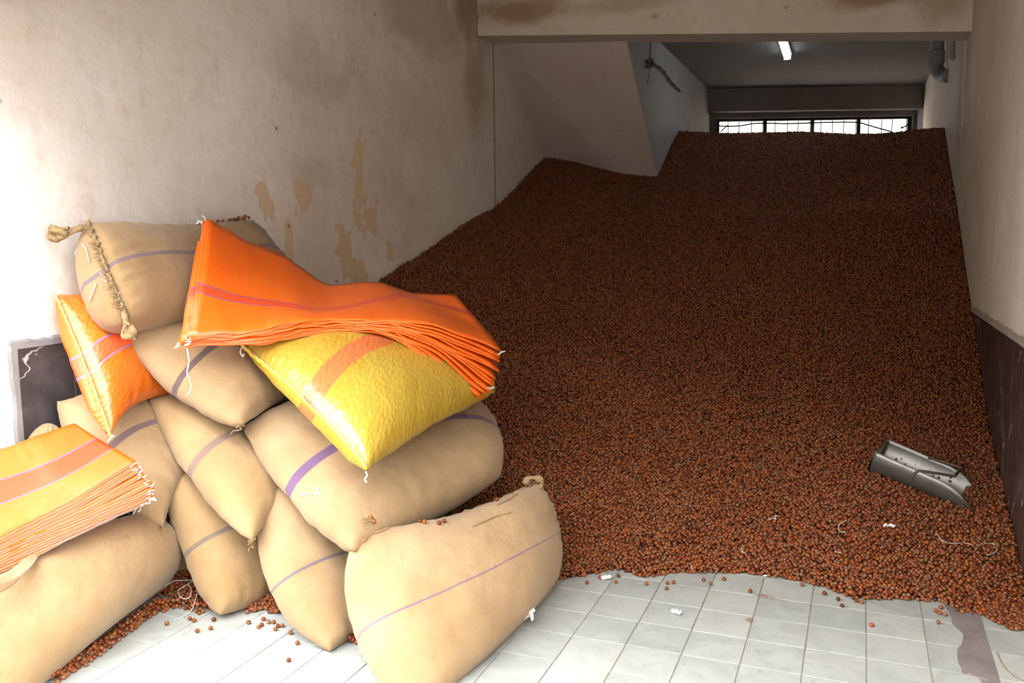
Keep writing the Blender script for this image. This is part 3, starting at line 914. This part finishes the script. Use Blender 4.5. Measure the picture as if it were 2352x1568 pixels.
def thread(parent, pts, r=.0022, name='thread', mat=None, n=24):
    return part(name, tube(smooth_path([W(*p) for p in pts], n), r, 5), mat or m_thread, parent, True)

JB = (.300, .202, .108)
GR_J = 'filled jute sacks in the pile'
def jmat(k, bands=(), bc=(.17, .115, .19), amt=.8, tint=(1, 1, 1)):
    return mat_jute('jute_%s' % k, tuple(a*b for a, b in zip(JB, tint)), bands, bc, amt)
S = {}
# lying sack, bottom left
S['left'] = sack('jute_sack', {'00': (-260, 1375, 2.72), 't': (80, 1250, 3.08), '10': (340, 1176, 3.42), 'r': (412, 1255, 3.47), '11': (385, 1345, 3.55), 'b': (200, 1485, 2.99), '01': (-60, 1720, 2.58), 'l': (-250, 1560, 2.55)},
    .13, .26, jmat('left', (), tint=(1.0, .98, .95)), 'plump jute sack lying on the floor under the stack of yellow sacks', 'sack', GR_J, 1.3)
S['stub'] = sack('jute_sack', {'00': (392, 1190, 3.68), 't': (430, 1195, 3.72), '10': (470, 1205, 3.8), 'r': (480, 1280, 3.75), '11': (470, 1350, 3.70), 'b': (425, 1352, 3.66), '01': (385, 1345, 3.66), 'l': (380, 1270, 3.66)},
    .07, .1, jmat('stub', tint=(.9, .88, .85)), 'jute sack of which only a narrow strip shows between two others', 'sack', GR_J, 2.1)
S['dado'] = sack('jute_sack', {'00': (55, 1020, 3.36), 't': (105, 972, 3.38), '10': (150, 1000, 3.40), 'r': (175, 1120, 3.38), '11': (190, 1240, 3.36), 'b': (100, 1260, 3.28), '01': (20, 1250, 3.2), 'l': (20, 1120, 3.26)},
    .04, .06, jmat('dado', tint=(.95, .92, .9)), 'jute sack peeping out between yellow stack and black marble tiles', 'sack', GR_J, 2.7)
S['low_back'] = sack('jute_sack', {'00': (127, 922, 3.40), 't': (240, 905, 3.58), '10': (370, 890, 3.80), 'r': (450, 1010, 3.72), '11': (500, 1130, 3.65), 'b': (425, 1105, 3.50), '01': (376, 1214, 3.30), 'l': (225, 1085, 3.30)},
    .10, .13, jmat('low_back', ((.44, .487),), (.10, .07, .10)), 'jute sack below the orange filled sack, tip pointing down', 'sack', GR_J, 3.2)
S['stand_a'] = sack('jute_sack', {'00': (374, 1092, 3.46), 't': (450, 1065, 3.65), '10': (560, 1080, 3.90), 'r': (660, 1210, 3.8), '11': (690, 1350, 3.62), 'b': (600, 1385, 3.43), '01': (505, 1412, 3.26), 'l': (432, 1258, 3.32)},
    .11, .12, jmat('stand_a', ((.505, .535),), (.12, .10, .10), .8, (1.0, .96, .88)), 'jute sack wrinkled at its top, standing behind the floor spill of nuts', 'sack', GR_J, 4.4, wr=.012)
S['mid'] = sack('jute_sack', {'00': (338, 912, 3.55), 't': (480, 895, 3.85), '10': (640, 900, 4.15), 'r': (740, 1000, 4.0), '11': (790, 1110, 3.80), 'b': (675, 1150, 3.45), '01': (580, 1243, 3.10), 'l': (445, 1088, 3.28)},
    .11, .12, jmat('mid', ((.45, .492),), (.14, .10, .10), .75, (1.03, 1.0, .92)), 'jute sack with faded grey stripe, wedged between orange sack and purple striped sack', 'sack', GR_J, 5.1)
S['stand_b'] = sack('jute_sack', {'00': (606, 1122, 3.33), 't': (720, 1095, 3.55), '10': (850, 1100, 3.85), 'r': (940, 1240, 3.75), '11': (960, 1390, 3.50), 'b': (850, 1445, 3.22), '01': (758, 1494, 3.00), 'l': (624, 1330, 3.10)},
    .11, .12, jmat('stand_b', ((.54, .557),), (.11, .09, .12), .85), 'jute sack with thin blue stripe leaning beside the big front sack', 'sack', GR_J, 6.3)
S['low_right'] = sack('jute_sack', {'00': (555, 980, 3.42), 't': (800, 905, 3.85), '10': (1105, 930, 4.10), 'r': (1150, 1010, 3.95), '11': (1150, 1095, 3.72), 'b': (985, 1190, 3.32), '01': (812, 1266, 2.95), 'l': (672, 1145, 3.15)},
    .15, .13, jmat('low_right', ((.43, .48),), (.11, .06, .14), .95), 'large jute sack with broad purple stripe under the yellow sack', 'sack', GR_J, 7.7)
S['front'] = sack('jute_sack', {'00': (815, 1222, 3.05), 't': (1035, 1188, 3.34), '10': (1232, 1108, 3.66), 'r': (1278, 1205, 3.60), '11': (1283, 1330, 3.60), 'b': (1150, 1480, 3.02), '01': (945, 1640, 2.64), 'l': (812, 1405, 2.84)},
    .12, .20, jmat('front', ((.605, .616),), (.13, .08, .15), .85, (1.04, 1.02, 1.0)), 'big jute sack nearest the camera with thin purple line and seam on top', 'sack', GR_J, 8.5)
S['upper'] = sack('jute_sack', {'00': (278, 765, 3.44), 't': (390, 700, 3.75), '10': (520, 660, 4.15), 'r': (660, 760, 4.05), '11': (740, 880, 3.90), 'b': (650, 915, 3.60), '01': (556, 976, 3.26), 'l': (405, 893, 3.32)},
    .12, .12, jmat('upper', ((.47, .51),), (.06, .045, .06), .85), 'jute sack with dark stripe lying under the topmost jute sack', 'sack', GR_J, 9.2)
S['top'] = sack('jute_sack', {'00': (203, 508, 3.36), 't': (390, 524, 3.82), '10': (582, 506, 4.28), 'r': (650, 590, 4.28), '11': (735, 690, 4.20), 'b': (500, 720, 3.65), '01': (297, 738, 3.22), 'l': (250, 628, 3.23)},
    .10, .20, jmat('top', ((.43, .47),), (.11, .08, .11), .8, (.86, .82, .76)), 'topmost jute sack with frayed hand stitched end, leaning on the wall', 'sack', GR_J, 10.4, push=.060)
# woven plastic sacks
OR = (.90, .20, .012)
S['orange'] = sack('woven_sack', {'00': (128, 678, 3.36), 't': (215, 680, 3.55), '10': (330, 700, 3.80), 'r': (400, 800, 3.75), '11': (440, 900, 3.68), 'b': (320, 925, 3.42), '01': (254, 1002, 3.18), 'l': (200, 850, 3.24)},
    .09, .10, mat_woven('orange_cloth', (.60, .135, .012), ((.40, .52, (.88, .10, .03)), (.385, .40, (.33, .14, .30)), (.52, .535, (.33, .14, .30))), .36, .42, .3), 'filled orange woven sack with red and lilac band, against the wall', 'sack', None, 11.1, wr=.009, push=.018, pw=2.6)
S['yellow'] = sack('woven_sack', {'00': (554, 792, 3.46), 't': (720, 720, 3.85), '10': (930, 700, 4.15), 'r': (1085, 790, 4.0), '11': (1138, 900, 3.72), 'b': (985, 972, 3.28), '01': (842, 1078, 2.90), 'l': (712, 935, 3.10)},
    .15, .15, mat_woven('yellow_cloth', (.38, .262, .034), ((.44, .55, (.46, .125, .04)),), .30, .45, .4), 'shiny yellow woven sack full of nuts with red band', 'sack', None, 12.6, wr=.009, push=.022, pw=2.6)

# end seams
for k, mm_ in (('orange', mat_plain('orange_seam', (.92, .34, .04), .6)), ('yellow', mat_plain('yellow_seam', (.86, .58, .02), .6))):
    o, line, *_ = S[k]; seam(o, line, mm_, .006, .004)
    seam(o, line, m_thread, .0016, .003, 'stitching', lift=Vector((.004, -.004, .008)))

# ------------------------------------------------------------------ stacks of empty sacks
def cat1(P, t):
    """Catmull-Rom over a list of vectors, t in 0..1"""
    m_ = len(P)-1
    x = t*m_; k = min(int(x), m_-1); x -= k
    g = lambda i: P[i] if 0 <= i <= m_ else (P[0]*2-P[1] if i < 0 else P[m_]*2-P[m_-1])
    a, b, c, d = g(k-1), g(k), g(k+1), g(k+2)
    return 0.5*((2*b)+(c-a)*x+(2*a-5*b+4*c-d)*x*x+(3*b-a-3*c+d)*x**3)

def sheet(name, grid, mat, label, cat, group, seed, n=48, m=18, amp=.006, thick=.003, centre=None):
    cols = [[W(*p) for p in c] for c in grid]
    V, UV = [], []
    rowsP = [[cat1(c, j/m) for c in cols] for j in range(m+1)]
    for i in range(n+1):
        for j in range(m+1):
            u, v = i/n, j/m
            p = cat1(rowsP[j], u)
            d = noise.fractal(Vector((u*4.0+seed*.37, v*2.2, seed*.61)), 1.0, 2.0, 3)*amp
            e = noise.noise(Vector((u*14, v*3, seed*3.3)))*amp*.8*math.exp(-min(v, 1-v)*7)
            p = p+Vector((.15, -.25, .95))*(d+e)
            V.append(p); UV.append((u, v if centre is None else v-float(np.interp(u, *centre))+.6))
    F = [(i*(m+1)+j, (i+1)*(m+1)+j, (i+1)*(m+1)+j+1, i*(m+1)+j+1) for i in range(n) for j in range(m)]
    org = sum(V, Vector())/len(V)
    o = link(name, [v-org for v in V], F, mat, None, True); o.location = org
    uvl = o.data.uv_layers.new(name='UVMap')
    li = np.empty(len(o.data.loops), dtype=np.int32); o.data.loops.foreach_get('vertex_index', li)
    uvl.data.foreach_set('uv', np.array(UV, dtype=np.float32)[li].ravel())
    s = o.modifiers.new('thick', 'SOLIDIFY'); s.thickness = thick; s.offset = -1
    tag(o, label, cat, group)
    return o, V, (n, m)

m_osheet = mat_woven('orange_sheet', (.68, .115, .005), ((.565, .635, (.62, .055, .014)), (.555, .567, (.24, .06, .12)), (.633, .645, (.24, .06, .12))), .36, 0)
m_ysheet = mat_woven('amber_sheet', (.52, .100, .002), ((.36, .62, (.46, .042, .005)), (.348, .363, (.48, .07, .20)), (.617, .632, (.48, .07, .20))), .5, 0, 0.0)

top = [[(472, 502, 3.50), (452, 640, 3.33), (440, 776, 3.18)],
       [(560, 546, 3.72), (560, 665, 3.48), (560, 765, 3.25)],
       [(655, 592, 3.92), (655, 680, 3.62), (660, 747, 3.32)],
       [(745, 653, 3.96), (745, 700, 3.68), (750, 735, 3.38)],
       [(860, 650, 4.00), (865, 690, 3.70), (862, 738, 3.40)],
       [(955, 676, 4.00), (975, 702, 3.74), (990, 750, 3.42)],
       [(1042, 676, 3.98), (1098, 738, 3.78), (1150, 808, 3.55)]]
bot = [[(462, 560, 3.53), (432, 690, 3.36), (424, 800, 3.20)],
       [(560, 575, 3.76), (560, 690, 3.51), (560, 790, 3.27)],
       [(655, 612, 3.96), (660, 700, 3.65), (665, 773, 3.34)],
       [(745, 668, 4.00), (750, 720, 3.71), (760, 765, 3.40)],
       [(860, 664, 4.04), (870, 712, 3.73), (872, 766, 3.42)],
       [(955, 690, 4.04), (985, 740, 3.77), (985, 810, 3.45)],
       [(1030, 690, 4.02), (1085, 800, 3.80), (1100, 918, 3.56)]]
NO = 16
osheets = []
u5f = [(990, 750), (992, 790), (985, 838)]; u6m = [(1098, 738), (1105, 780), (1075, 815)]
u6f = [(1150, 808), (1146, 846), (1136, 876), (1108, 918), (1068, 900)]
def pick(L_, t):
    x = t*(len(L_)-1); i = min(int(x), len(L_)-2); x -= i
    return [L_[i][j]*(1-x)+L_[i+1][j]*x for j in (0, 1)]
for k in range(NO):
    t = k/(NO-1)
    g = []
    ts = .34*t*2 if k < NO//2 else .66+.34*(t-.5)*2
    for ui, (a, b) in enumerate(zip(top, bot)):
        colp = []
        for r in range(3):
            tt = ts if ui < 4 else t
            q = [a[r][i]*(1-tt)+b[r][i]*tt for i in range(3)]
            if ui == 5 and r == 2: q[:2] = pick(u5f, t)
            if ui == 6 and r == 1: q[:2] = pick(u6m, t)
            if ui == 6 and r == 2: q[:2] = pick(u6f, t)
            if k:
                q[0] += random.uniform(-4, 4)+(random.uniform(-8, 8) if ui == 0 else 0)+(random.uniform(-22, 6) if ui == 0 and r == 2 else 0)
                q[1] += random.uniform(-2, 2)+(random.uniform(-7, 7) if r == 2 else 0)
            colp.append(tuple(q))
        g.append(colp)
    lab = 'uppermost empty orange sack of the stack draped over the pile' if k == 0 else ('lowest empty orange sack of the draped stack, resting on the yellow sack' if k == NO-1 else '%s empty orange sack from the top of the draped orange stack' % ORD[k])
    o, V, _ = sheet('empty_orange_sack', g, m_osheet, lab, 'sack', 'empty orange sacks in the draped stack', 1.0+k*.13, amp=.011, thick=.005, centre=((0, .25, .45, .6, .75, 1), (.58, .65, .73, .60, .34, .38)))
    osheets.append((o, V))

def tuft(parent, base, n=4, ln=.04, r=.0016, mat=None):
    """loose thread ends at a bag corner"""
    parts = []
    for _ in range(n):
        d = Vector((random.uniform(-1, .4), random.uniform(-1, .2), random.uniform(-1, .5)))*ln
        s = Vector((random.uniform(-1, 1), random.uniform(-1, 1), random.uniform(-1, 1)))*ln*.35
        parts.append(tube(smooth_path([base, base+d*.35+s, base+d*.7-s*.6, base+d], 9), r, 4))
    return part('thread_ends', join(*parts), mat or m_thread, parent)
for k, (o, V) in enumerate(osheets):
    m1 = 19
    c0, c1 = V[0], V[18]
    if k in (0, 4, 9, 15): tuft(o, V[18]+Vector((0, -.004, 0)), 3, .028, .0013)
    if k in (0, 2, 5): tuft(o, V[0], 3, .025)
    if k in (0, 8, 15): tuft(o, V[48*19+18], 2, .05, .0012)
thread(osheets[15][0], [(430, 800, 3.17), (434, 830, 3.17), (430, 855, 3.17), (438, 880, 3.17), (436, 900, 3.16), (426, 908, 3.16)], .0028, 'hanging_thread')

yt = [[(-140, 1075, 2.98), (-105, 1170, 2.84), (-60, 1268, 2.72)],
      [(15, 1030, 3.12), (45, 1120, 2.98), (75, 1200, 2.86)],
      [(90, 1003, 3.20), (140, 1082, 3.06), (185, 1142, 2.96)],
      [(172, 976, 3.28), (245, 1022, 3.18), (313, 1060, 3.08)]]
yb = [[(-140, 1140, 3.00), (-105, 1240, 2.86), (-60, 1345, 2.74)],
      [(15, 1100, 3.14), (45, 1190, 3.00), (75, 1278, 2.88)],
      [(90, 1075, 3.22), (140, 1140, 3.08), (195, 1220, 2.98)],
      [(172, 1050, 3.30), (245, 1110, 3.20), (310, 1166, 3.10)]]
NY = 12
fan = [0, 6, 14, 24, 34, 44, 50, 48, 44, 36, 22, 6]
for k in range(NY):
    t = k/(NY-1)
    g = []
    for ui, (a, b) in enumerate(zip(yt, yb)):
        colp = []
        for r in range(3):
            q = [a[r][i]*(1-t)+b[r][i]*t for i in range(3)]
            q[0] += fan[k]*(ui/3)**2*(.4+.6*r/2)*.9; q[1] += fan[k]*.10*(ui/3)
            if k: q[0] += random.uniform(-3, 3); q[1] += random.uniform(-1.5, 1.5)
            colp.append(tuple(q))
        g.append(colp)
    lab = 'uppermost empty yellow sack of the flat stack, broad band across' if k == 0 else ('lowest empty yellow sack of the flat stack on the lying jute sack' if k == NY-1 else '%s empty yellow sack from the top of the flat yellow stack' % ORD[k])
    o, V, (n_, m_) = sheet('empty_yellow_sack', g, m_ysheet, lab, 'sack', 'empty yellow sacks in the flat stack', k+30.0, 36, 16, .003, .0085)
    edge_l = [V[i*(m_+1)+m_]+Vector((.0, -.003, .0005)) for i in range(0, n_+1)]
    part('white_hem', tube(edge_l, .0009, 5), m_thread, o, True)
    tuft(o, V[n_*(m_+1)+m_], 3, .03)

# ------------------------------------------------------------------ details on the jute sacks
# topmost sack: frayed rolled seam, ears and white twine
o, line, *_ = S['top']
for rep in range(2):
    seam(o, line, m_straw, .0055-.001*rep, .012, 'frayed_seam', 60, Vector((.006*rep, -.006, .004*rep)))
fr = []
for p in line[1:-1]:
    for _ in range(12):
        d = Vector((random.uniform(-1, .6), random.uniform(-1, .2), random.uniform(-.6, 1)))*random.uniform(.015, .04)
        fr.append(tube([p, p+d*.5+Vector((0, 0, random.uniform(-.006, .006))), p+d], [.0016, .0013, .0006], 4))
part('fray', join(*fr), m_straw, o)
def ear(parent, pts, r0):
    P = smooth_path([W(*p) for p in pts], 22)
    parts = []
    for s_ in range(5):
        off = Vector((random.uniform(-1, 1), random.uniform(-1, 1), random.uniform(-1, 1)))*r0*.6
        parts.append(tube([p+off*(.4+i/22) + Vector((0, 0, .3*r0*math.sin(i*.8+s_))) for i, p in enumerate(P)], [r0*(.55+.25*math.sin(i*.7+s_)) for i in range(22)], 7))
    part('corner_ear', join(*parts), m_straw, parent, True)
ear(o, [(190, 525, 3.34), (165, 530, 3.32), (140, 545, 3.31), (125, 548, 3.31), (112, 530, 3.30), (130, 528, 3.30), (150, 530, 3.30)], .016)
ear(o, [(285, 720, 3.20), (290, 740, 3.18), (300, 755, 3.17), (310, 770, 3.16), (295, 772, 3.16), (285, 760, 3.16), (295, 745, 3.16)], .016)
for pts in ([(158, 556), (166, 575), (180, 573), (176, 585)], [(163, 566), (172, 562), (174, 582)],
            [(190, 562), (200, 572), (205, 590), (208, 602)], [(232, 628), (243, 636), (249, 648), (238, 640)],
            [(224, 650), (217, 668), (208, 690)], [(270, 680), (275, 672), (268, 690)], [(268, 705), (284, 706), (280, 695), (285, 712)]):
    lay(o, 'top', pts, .0024, 'white_twine', m_thread, lift=.006)
# nuts lying on the top sack
Vt, it = S['top'][2], S['top'][3]
for k in range(40):
    t_ = random.random()**.8
    p = Vt[it[(0, int((.62+.36*t_)*52), 0)]]
    q = p+Vector((random.uniform(-.02, .02), random.uniform(-.02, .02), .006+random.random()*.022*t_))+(rt*random.uniform(-.012, .012))
    nut(q.x, q.y, q.z, 'hazelnut resting on top of the highest jute sack', 'hazelnuts on top of the highest sack')
# front sack: top seam roll, knot, ties
o, line, Vv, idx, nm = S['front']
toprow = [Vv[idx[(0, i, 0)]] for i in range(0, 53)]
seam(o, toprow, jmat('hem', tint=(.95, .92, .88)), .009, .006, 'top_hem', 70)
part('hem_knot', tube(smooth_path([W(1205, 1112, 3.60), W(1215, 1098, 3.60), W(1235, 1098, 3.6), W(1245, 1108, 3.6), W(1240, 1120, 3.58)], 16), [.012+.005*math.sin(i*.9) for i in range(16)], 8), jmat('knot', tint=(.85, .82, .78)), o, True)
tuft(o, surf('front', 1218, 1402, .006) or W(1222, 1408, 3.16), 14, .035, .0028, m_paper)
o, *_ = S['low_right']
lay(o, 'low_right', [(668, 1150), (690, 1138), (712, 1133), (728, 1135)], .0028, 'thread', m_thread)
lay(o, 'low_right', [(728, 1142), (730, 1128), (736, 1118)], .002, 'thread', m_thread)
lay(o, 'low_right', [(726, 1120), (732, 1130), (738, 1138)], .002, 'thread', m_thread)
o, *_ = S['yellow']
thread(o, [(840, 1082, 2.87), (843, 1092, 2.87), (838, 1100, 2.87), (842, 1108, 2.87)], .0030)
thread(o, [(556, 796, 3.42), (552, 808, 3.41), (558, 818, 3.41), (560, 812, 3.41)], .0030)
o, *_ = S['orange']
thread(o, [(254, 1002, 3.15), (262, 1000, 3.15), (252, 1008, 3.15), (248, 1015, 3.15)], .0030)
o, line, *_ = S['stand_b']
part('folded_seam', tube(smooth_path([W(588, 1188, 3.24), W(592, 1160, 3.25), W(604, 1135, 3.27), W(614, 1122, 3.29)], 20), [.011+.003*math.sin(i*.8) for i in range(20)], 8), jmat('fold', tint=(1.0, .98, .95)), o, True)
for k in ('mid', 'upper', 'low_back'):
    o, line, *_ = S[k]; tuft(o, line[-1], 7, .035, .0022, m_straw)
for k, q in (('low_right', (850, 1192, 3.0)),):
    tuft(S[k][0], W(*q), 6, .03, .002, m_straw)
# nuts on the shoulder of the front sack
for a, b, kk in [(965, 1200, 'front'), (975, 1202, 'front'), (1008, 1204, 'front'), (1020, 1200, 'front'), (1069, 1174, 'front'), (1092, 1166, 'front'), (1094, 1137, 'low_right'), (1100, 1133, 'low_right'), (1126, 1152, 'front'), (1142, 1150, 'front'), (1158, 1133, 'front'), (850, 1190, 'low_right'), (856, 1198, 'low_right'), (1071, 956, 'low_right'), (1218, 1118, 'front')]:
    q = surf(kk, a, b, .007)
    if q is not None: nut(q.x, q.y, q.z, 'hazelnut caught in the crease above the front sack', 'hazelnuts in the crease above the front sack')
jr = jmat('ridge', tint=(.9, .87, .83))
lay(S['front'][0], 'front', [(1085, 1210), (1112, 1198), (1140, 1186), (1172, 1178)], .0035, 'crease', jr)
lay(S['front'][0], 'front', [(1142, 1160), (1165, 1150), (1188, 1135), (1204, 1118)], .0035, 'crease', jr)
lay(S['front'][0], 'front', [(836, 1245), (852, 1228), (872, 1222), (890, 1214)], .005, 'crease', jr)
# a folded empty jute flap by the left edge
fg = [[(-60, 1345, 2.62), (-50, 1385, 2.58), (-40, 1345, 2.60)], [(10, 1318, 2.72), (20, 1350, 2.68), (28, 1330, 2.70)], [(50, 1290, 2.82), (62, 1312, 2.78), (72, 1300, 2.80)], [(80, 1268, 2.90), (86, 1280, 2.88), (92, 1272, 2.90)]]
sheet('jute_flap', fg, jmat('flap', tint=(1.0, .97, .93)), 'rolled empty jute sack edge under the yellow stack at left', 'sack', None, 77.0, 24, 12, .003, .006)

# ------------------------------------------------------------------ scoop on the heap
sc = bpy.data.objects.new('metal_scoop', None); col.objects.link(sc)
def metal(name, c, rough):
    nt = NT(name, rough, .5); nt.b.inputs['Metallic'].default_value = .85
    f = nt.noise(nt.obj(), 9, 6, .65)
    cc = nt.mix(nt.ramp(f, .4, .75), c, tuple(x*.72 for x in c))
    sp_ = nt.ramp(nt.noise(nt.obj(), 34, 5, .7), .63, .70)
    cc = nt.mix(nt.math('MULTIPLY', sp_, .6), cc, (.08, .06, .05))
    return nt.done(cc, nt.bump(nt.noise(nt.obj(), 20, 4), .08, .004))
m_zinc = metal('worn_zinc', (.27, .265, .25), .42)
m_rust = metal('rusty_strip', (.14, .10, .08), .6)
V, F = [], []
nl, na = 26, 22
for i in range(nl+1):
    s_ = i/nl
    # cut: mouth swept back at the rims
    open_a = math.radians(98 - 4*s_) if s_ < .62 else math.radians(94*(1-((s_-.62)/.38)**2.0*.62))
    for k in range(na+1):
        a = -open_a+2*open_a*k/na
        V.append((s_*LS, RS*1.02*math.sin(a), -RS*math.cos(a)))
for i in range(nl):
    for k in range(na): F.append((i*(na+1)+k, (i+1)*(na+1)+k, (i+1)*(na+1)+k+1, i*(na+1)+k+1))
body = link('scoop_body', V, F, m_zinc, None, True); body.parent = sc
q = body.modifiers.new('thick', 'SOLIDIFY'); q.thickness = .0025
V = [(0, 0, 0)]; F = []
for k in range(25):
    a = math.radians(-98+196*k/24); V.append((.002, RS*math.sin(a), -RS*math.cos(a)))
for k in range(1, 25): F.append((0, k, k+1))
bk = link('back_plate', V, F, m_zinc); bk.parent = sc
q = bk.modifiers.new('thick', 'SOLIDIFY'); q.thickness = .003
hd = smooth_path([(.20, RS*1.0, .006), (.22, RS*.99, .012), (.34, RS*.86, .03), (.352, RS*.70, .034), (.345, .02, .036), (.340, -.05, .034), (.335, -.06, .033), (.21, -RS*.98, .014), (.19, -RS*1.03, -.01), (.185, -RS*1.05, -.035)], 50)
hb = link('handle', *tube(hd, .0065, 8), m_rust, None, True); hb.parent = sc
sc.matrix_world = SCM
tag(sc, 'worn grey metal scoop lying half sunk in the hazelnuts', 'scoop')

# ------------------------------------------------------------------ strings and paper scraps
def string(pts, label, r=.0017, mat=None, nm_='white_string'):
    P = smooth_path([on_heap(a, b, .014) for a, b in pts], 40)
    return tag(link(nm_, *tube(P, r, 5), mat or m_thread, None, True), label, 'string')
s2 = 2215/452
cv = lambda L_: [(1900+a/s2, 1160+b/s2) for a, b in L_]
string(cv([(220, 165), (165, 195), (130, 230), (130, 275), (150, 295), (190, 300), (235, 322)]), 'hooked white string on the nuts left of the scoop')
string(cv([(1220, 318), (1245, 330), (1290, 395), (1400, 428), (1540, 422), (1635, 447)]), 'wavy white string on the nuts below the scoop')
string(cv([(1680, 450), (1760, 430), (1850, 428), (1890, 455), (1912, 500), (1870, 540), (1795, 560)]), 'curled white string on the nuts near the right wall')
string(cv([(90, 502), (95, 520), (130, 530), (175, 535)]), 'short white string on the nuts near the toe of the heap')
string([(1762, 1194), (1775, 1190), (1782, 1192), (1780, 1185), (1787, 1184)], 'small kinked white string high on the heap front')
string([(1705, 1253), (1703, 1262), (1707, 1268), (1712, 1269)], 'tiny curved white string at the middle of the heap front')
string([(1588, 1298), (1589, 1306), (1586, 1312)], 'tiny straight white string at the heap edge')
string([(2281, 1058), (2286, 1075), (2289, 1096)], 'pale straw upright against the right wall', .0024, m_straw)
def scrap(px, py, label, s=.03, floor_=False, seed=0):
    p = on_floor(px, py, .004) if floor_ else on_heap(px, py, .012)
    V, F = [], []
    rr = random.Random(seed)
    for i in range(6):
        for j in range(5):
            V.append(((i/5-.5)*s*2+rr.uniform(-.12, .12)*s, (j/4-.5)*s*1.2+rr.uniform(-.12, .12)*s, abs(math.sin(i*1.4+seed)*math.cos(j*1.7))*s*.55+rr.uniform(0, .2)*s))
    for i in range(5):
        for j in range(4): F.append((i*5+j, (i+1)*5+j, (i+1)*5+j+1, i*5+j+1))
    o = link('paper_scrap', V, F, m_paper); o.location = p; o.rotation_euler = (0, 0, rr.uniform(-.6, .6))
    q_ = o.modifiers.new('thick', 'SOLIDIFY'); q_.thickness = .0006
    return tag(o, label, 'paper')
scrap(1392, 1329, 'crumpled white paper scrap on the tiles by the heap edge', .022, True, 1)
scrap(1553, 1408, 'small white paper scrap alone on the middle of the tiles', .020, True, 2)
scrap(2042, 1210, 'small white paper scrap on the nuts below the scoop', .022, False, 3)
o = tag(link('cigarette_stub', *tube([(0, 0, 0), (.010, 0, 0), (.022, 0, 0), (.028, 0, 0)], .004, 8), m_paper), 'white stub lying at the very edge of the heap', 'stub')
q = on_floor(1754, 1322, .006); o.location = q; o.rotation_euler = (0, 0, .6)
# loose white twine by the lying sack
def floor_string(pts, label, r=.0016, mat=None, h=.03):
    P = smooth_path([on_floor(a, b, c) for a, b, c in pts], 50)
    return tag(link('white_string', *tube(P, r, 5), mat or m_thread, None, True), label, 'string')
floor_string([(380, 1345, .06), (400, 1334, .06), (430, 1332, .06), (443, 1333, .06), (425, 1345, .055), (410, 1355, .05), (412, 1368, .05), (425, 1375, .045), (437, 1368, .05), (438, 1350, .055), (430, 1340, .06)], 'looped white string on nuts between lying sack and wrinkled sack')
floor_string([(453, 1362, .05), (448, 1380, .04), (440, 1400, .02), (420, 1415, .004), (400, 1424, .004)], 'white string trailing over spilled nuts onto the floor')
floor_string([(2290, 1498, .002), (2297, 1515, .002), (2310, 1535, .002), (2330, 1552, .002), (2352, 1563, .002)], 'thin yellowish string on the floor tiles at the right edge', .0018, m_straw)
